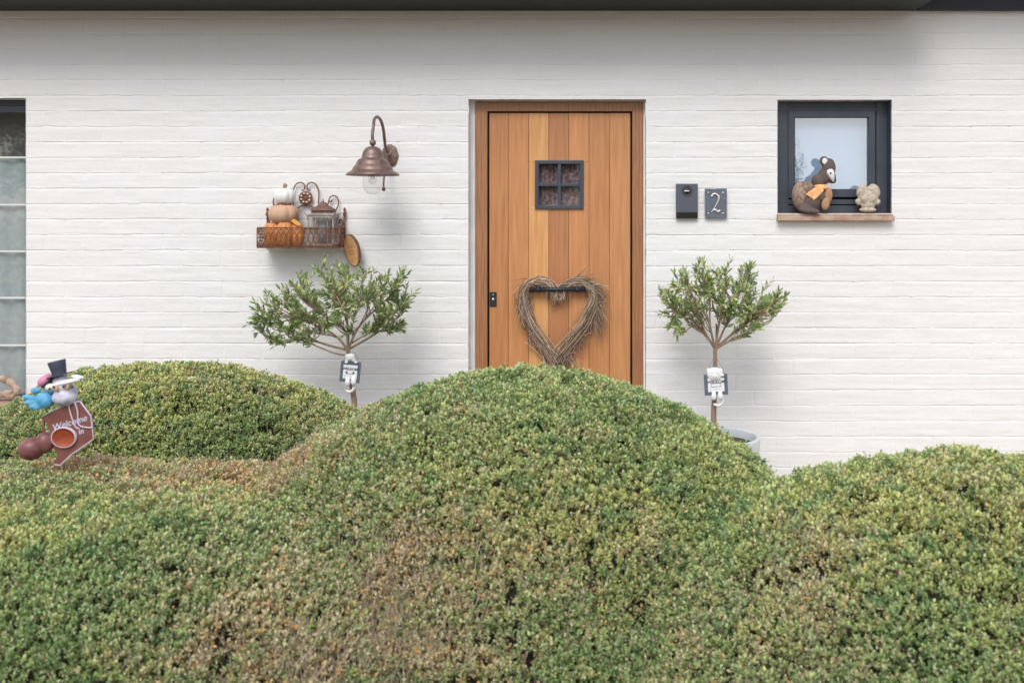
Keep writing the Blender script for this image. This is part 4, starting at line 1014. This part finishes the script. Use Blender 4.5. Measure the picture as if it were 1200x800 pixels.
fp = [(971.6, 197.5), (975, 197.6), (977.2, 200), (978, 204), (977.8, 209), (977.4, 214.6), (975, 212), (971.5, 208), (969, 203.5), (968.8, 199.6)]
fy = pd-.0425; mb = MB(); n = len(fp); cF = W(974, 204, fy-.006)
ring = [W(a_, b, fy+.012) for a_, b in fp]; mid_ = [cF.lerp(W(a_, b, fy-.002), .7) for a_, b in fp]
mb.add([*ring, *mid_, cF], [(i, (i+1) % n, n+(i+1) % n, n+i) for i in range(n)]+[(n+i, n+(i+1) % n, 2*n) for i in range(n)], True)
fpo = mb.build('face_patch', M['felt'], pls)
mb = MB(); mb.ell(cF+Vector((-.003, -.001, .006)), (.006, .003, .0065), 12); mb.build('eye', M['gloss'], fpo)
mb = MB(); mb.ell(W(977.6, 213.6, pd-.03), (.007, .007, .006), 12); mb.build('nose', M['gloss'], pls)
mb = MB(); E(mb, 941, 230, 12.5, 17.5, .045, .012, -14); E(mb, 945, 222, 10, 9.5, .042, .012)
tl = mb.build('tail', M['fluff'], pls, remesh=.005, rough=.002)
hv, hf = [], []; rs = random.Random(4)
for (px, py, rx, rz, ry) in ((941, 230, 12, 17, .045), (945, 222, 10, 9.5, .042)):
    for i in range(2400):
        v = Vector((rs.gauss(0, 1), rs.gauss(0, 1), rs.gauss(0, 1))).normalized(); p = W(px, py, pd+.01)+Vector((v.x*rx*s, v.y*ry, v.z*rz*s))
        d = (v+Vector((rs.gauss(0, .5), rs.gauss(0, .5), rs.gauss(0, .5)))).normalized(); L = rs.uniform(.004, .010); sd4 = d.orthogonal().normalized()*.0009; k = len(hv)
        hv += [p-sd4-d*.002, p+sd4-d*.002, p+d*L+sd4*.2, p+d*L-sd4*.2]; hf.append((k, k+1, k+2, k+3))
npmesh('fur', np.array([tuple(v) for v in hv]), np.array(hf), M['fluff'], tl)
mb = MB(); E(mb, 967.5, 239, 5.0, 7.6, .016, -.05, 12); E(mb, 970.5, 229.5, 5.2, 9.5, .02, -.02, 6)
mb.build('paw', M['tanfelt'], pls, remesh=.004, rough=.001)
mb = MB(); E(mb, 962.5, 219.6, 9.8, 4.0, .045, -.002, 8); mb2 = MB()
pts = [(956, 219), (947.5, 224.5), (944.5, 228), (949, 231), (953, 233.5), (960, 226), (965, 222)]
mb.prism([(W(a_, b, pd-.05).x, W(a_, b, pd-.05).z) for a_, b in pts], pd-.052, pd-.042); pts = [(960, 221), (955, 229), (952, 236), (958, 232), (966, 223)]
mb.prism([(W(a_, b, pd-.055).x, W(a_, b, pd-.055).z) for a_, b in pts], pd-.058, pd-.051)
mb.build('scarf', M['scarf'], pls, remesh=.004)
st = MB(); d_ = WD+.01
def E2(px, py, rx, rz, ry, dd=0., tilt=0): st.ell(W(px, py, d_+dd), (rx*s, ry, rz*s), 18, rot=Matrix.Rotation(R(tilt), 3, 'Y') if tilt else None, m=12)
E2(1010.8, 225, 7.4, 9, .028, 0, 18); E2(1024, 224.5, 7.4, 9.4, .028, 0, -18); E2(1017, 233, 12, 11.5, .03); E2(1017, 240, 9, 6, .03); E2(1004.8, 237, 2.6, 4, .018, 0, -20); E2(1029, 237, 2.6, 4, .018, 0, 20)
E2(1012.5, 233, 4, 5.4, .02, -.016); E2(1021.5, 233, 4, 5.4, .02, -.016); E2(1017, 246, 10.5, 3, .034)
tag(st.build('stone_heart', M['stone'], origin=Vector((W(1017, 0, d_).x, d_, pz)), remesh=.005, rough=.0012), 'mossy stone heart sculpture standing at the right end of the window sill', 'sculpture')
# knotted driftwood at the left window
kd = WD-.06; kn = thing('driftwood_knot', Vector((W(3, 0, kd).x, kd, WLft[2])), 'pinkish brown knotted driftwood ornament at the foot of the left window', 'ornament')
mb = MB()
for L, r in (([(-22, 462), (-14, 448), (-2, 443), (10, 446), (18, 452), (20, 459), (15, 465)], 4.2), ([(-24, 455), (-10, 458), (3, 461), (12, 460), (16, 453), (12, 446)], 4.6), ([(-26, 463.5), (-10, 464), (6, 463.5), (14, 464)], 4.2)):
    sp = smoothpath([W(a_, b, kd+.02*math.sin(a_*.2)) for a_, b in L], 6); mb.tube(sp, [r*s*(.8+.3*math.sin(i*.5)) for i in range(len(sp))], 12)
mb.build('knot', M['drift'], kn, remesh=.006, rough=.006)

# ------------------------------------------------------------------ bird ornament on the hedge
bdist = 3.56; s = bdist/F
B_ = lambda px, py, dd=0.: W(px, py, bdist+dd)
bo = thing('bird_ornament', B_(80, 552), 'painted garden stake with two cartoonish birds in hats above a tilted maroon welcome plate', 'garden ornament')
pts = [(48.5, 488.5), (64, 480), (79, 473.4), (93.8, 470), (106.6, 487.2), (109.8, 514), (96, 524), (83, 533), (70.5, 545), (63.5, 544), (68.5, 530), (61, 523), (60.5, 508), (55, 495)]
mb = MB(); mb.prism([(B_(a_, b).x, B_(a_, b).z) for a_, b in pts], bdist-.004, bdist+.008)
plt_ = mb.build('plate', M['maroon'], bo)
mb = MB(); edge = [B_(a_, b, -.005) for a_, b in pts]
mb.tube(edge[3:10], .0022, 6); mb.tube(edge[0:4], .0018, 6)
for L in (((74, 474.5), (79.5, 473.6), (83, 485), (88, 499), (93, 502.4)), ((88, 472), (91, 482), (92, 496), (97, 500), (108, 501))): mb.tube(smoothpath([B_(*p, -.008) for p in L], 5), .0024, 6)
tx = text_mb('Welcome', 10.6*s, .0008, bold=.0003, shear=.2).xf(Matrix.Translation(B_(81.5, 495.5, -.0065)) @ Matrix.Rotation(R(-17), 4, 'Y'))
mb.add(tx.v, tx.f)
tx = text_mb('In', 8.5*s, .0008, bold=.0006, shear=.2).xf(Matrix.Translation(B_(95, 505.5, -.0065)) @ Matrix.Rotation(R(-14), 4, 'Y')); mb.add(tx.v, tx.f)
mb.build('lettering', M['lilac'], plt_)
mb = MB(); c = B_(74.5, 512.5, -.012)
mb.lathe([(14.5*s, -.010), (15*s, 0), (14*s, .004), (13.2*s, .002)], c, 36, axis='Y'); mb.xf(Matrix.Translation(c) @ Matrix.Diagonal((1, 1, .82, 1)) @ Matrix.Translation(-c)); mb.build('bowl_rim', M['lilac'], bo)
mb = MB(); mb.lathe([(13.4*s, .003), (12*s, -.001), (8*s, -.005), (0, -.0068)], c, 36, axis='Y'); mb.xf(Matrix.Translation(c) @ Matrix.Diagonal((1, 1, .82, 1)) @ Matrix.Translation(-c)); mb.build('bowl', M['orange_in'], bo)
mb = MB(); mb.ell(B_(37, 525.5, -.01), (15*s, .04, 13.2*s), 28, m=18); mb.build('ball', M['ball'], bo)
mb = MB(); mb.ell(B_(52.5, 518.5, -.004), (10.5*s, .030, 12.5*s), 24, m=16); mb.build('ball', M['ball'], bo)
for pth in ([B_(67.5, 541), B_(69.5, 556)], [B_(85.5, 530), B_(88, 540), B_(93.5, 556)]): MB().tube(pth, .0045, 8).build('stake', M['maroon'], bo)
MB().tube([B_(50, 489), B_(51, 506), B_(55, 512)], .004, 8).build('side_rod', M['maroon'], bo)
# birds
mb = MB(); mb.ell(B_(54, 468, .01), (12*s, .036, 9.6*s), 24, m=14); mb.ell(B_(60.5, 455, .0), (8*s, .026, 7*s), 20)
mb.ell(B_(42, 457.5, .03), (6.5*s, .012, 4*s), 14)
b1 = mb.build('bird_body', M['bluebird'], bo, remesh=.004)
mb = MB()
for (x, y, l, ti) in ((37, 466, 12.5, 8), (38, 470.5, 11.5, -10), (42, 474.5, 10, -22), (46, 476, 8, -32)): mb.ell(B_(x, y, -.028), (l*s, .008, 3.3*s), 16, rot=Matrix.Rotation(R(ti), 3, 'Y'))
mb.ell(B_(53, 469, -.022), (9*s, .02, 9.2*s), 20); mb.build('wing', M['bluebird'], b1, remesh=.0035)
mb = MB(); mb.ell(B_(60, 453.5, -.018), (6.8*s, .016, 4.6*s), 18); mb.build('cheek', M['creamp'], b1)
mb = MB(); mb.ell(B_(53.4, 446, .0), (9.4*s, .028, 6.6*s), 20, rot=Matrix.Rotation(R(-38), 3, 'Y')); mb.build('bonnet', M['pink'], b1)
mb = MB(); mb.ell(B_(57.5, 448, .0), (10.5*s, .03, 1.8*s), 20, rot=Matrix.Rotation(R(-42), 3, 'Y')); mb.build('bonnet_brim', M['hat'], b1)
mb = MB(); mb.ell(B_(76, 465, .0), (14*s, .042, 10.5*s), 24, m=14); mb.ell(B_(73, 452.5, -.004), (10.5*s, .032, 8*s), 22); mb.ell(B_(71.5, 446.5, .0), (9*s, .03, 7.5*s), 20); mb.ell(B_(83, 460, .01), (7*s, .03, 9*s), 16)
b2_ = mb.build('bird_body', M['greybird'], bo, remesh=.004)
mb = MB(); mb.ell(B_(77, 448, -.02), (17*s, .018, 3.2*s), 20, rot=Matrix.Rotation(R(-12), 3, 'Y')); mb.ell(B_(91, 441.5, -.01), (7.5*s, .012, 2.3*s), 18, rot=Matrix.Rotation(R(10), 3, 'Y')); mb.ell(B_(64, 452, -.02), (6*s, .015, 2.6*s), 16, rot=Matrix.Rotation(R(-30), 3, 'Y'))
mb.build('feather_crest', M['felt'], b2_)
MB().ell(B_(67.5, 455, -.032), (2.4*s, .010, 4.2*s), 12).build('beak', mat('tan_beak', (.50, .30, .14), .5), b1)
MB().ell(B_(80, 453.5, -.030), (1.9*s, .008, 3.8*s), 12).build('beak', mat('tan_beak', (.50, .30, .14), .5), b2_)
for (x, y, b_o) in ((62.8, 453, b1), (58, 455.5, b1), (74.5, 453.2, b2_), (84.5, 453.4, b2_)): MB().ell(B_(x, y, -.036), (1.3*s, .004, 1.4*s), 10).build('eye', M['gloss'], b_o)
mb = MB(); T = Matrix.Translation(B_(70, 439.5)) @ Matrix.Rotation(R(-13), 4, 'Y') 
mb.lathe([(0, 17.3*s), (9.6*s, 17.3*s), (9.9*s, 16.6*s), (8.6*s, 8*s), (7.8*s, 1*s), (8*s, 0)], (0, 0, 0), 32); mb.lathe([(7*s, .4*s), (14*s, .9*s), (14.4*s, .4*s), (14*s, -.2*s), (0, -.6*s)], (0, 0, 0), 32)
mb.xf(T); th = mb.build('top_hat', M['hat'], b2_)

# ------------------------------------------------------------------ trees across the street (reflected in the panes)
def far_tree(x, y, h, r, seed, label):
    rs_ = np.random.default_rng(seed); root = thing('garden_tree', (x, y, 0), label, 'tree', 'trees across the street')
    tb = MB(); tb.tube(smoothpath([(x, y, -.1), (x+.1, y, h*.35), (x-.1, y, h*.8)], 4), [.22, .2, .19, .17, .15, .12, .1, .08, .05], 10)
    cl_ = rs_.normal(0, 1, (34, 3)); cl_ /= np.linalg.norm(cl_, axis=1, keepdims=True); cl_ *= rs_.random((34, 1))**.4*r*.8
    cl_[:, 2] = cl_[:, 2]*1.1+h*.66; cl_ += np.array([x, y, 0])
    for k in range(12): tb.tube([(x, y, h*(.3+.03*k)), tuple(cl_[k])], [.07, .02], 6)
    tb.build('trunk', M['barkdk'], root)
    n = 260; c = np.repeat(cl_, n, 0); N = len(c); v = rs_.normal(0, 1, (N, 3)); v /= np.linalg.norm(v, axis=1, keepdims=True)
    p = c+v*(r*.33)*rs_.random((N, 1))**.5; a_ = rs_.normal(0, 1, (N, 3)); a_ /= np.linalg.norm(a_, axis=1, keepdims=True); b = np.cross(a_, v); b /= np.linalg.norm(b, axis=1, keepdims=True)
    sz = .09+.07*rs_.random((N, 1)); V_ = np.stack([p, p+a_*sz+b*sz*.5, p+a_*sz*2, p+a_*sz-b*sz*.5], 1).reshape(-1, 3)
    col = np.repeat(np.array([[.10, .13, .05]])*(.7+.8*rs_.random((N, 1))), 4, 0)
    npmesh('crown', V_, np.arange(len(V_)).reshape(-1, 4), M['leafh'], root, col=col)
far_tree(5.6, -24, 5.2, 2.2, 1, 'small tree across the street opposite the small window')
far_tree(-21, -26, 8.5, 3.4, 2, 'tallest tree across the street opposite the left window')
far_tree(-12, -30, 7.5, 3.2, 3, 'broad tree across the street opposite the door')
far_tree(-2.5, -33, 6.5, 2.8, 4, 'tree across the street between the broad tree and the small one')
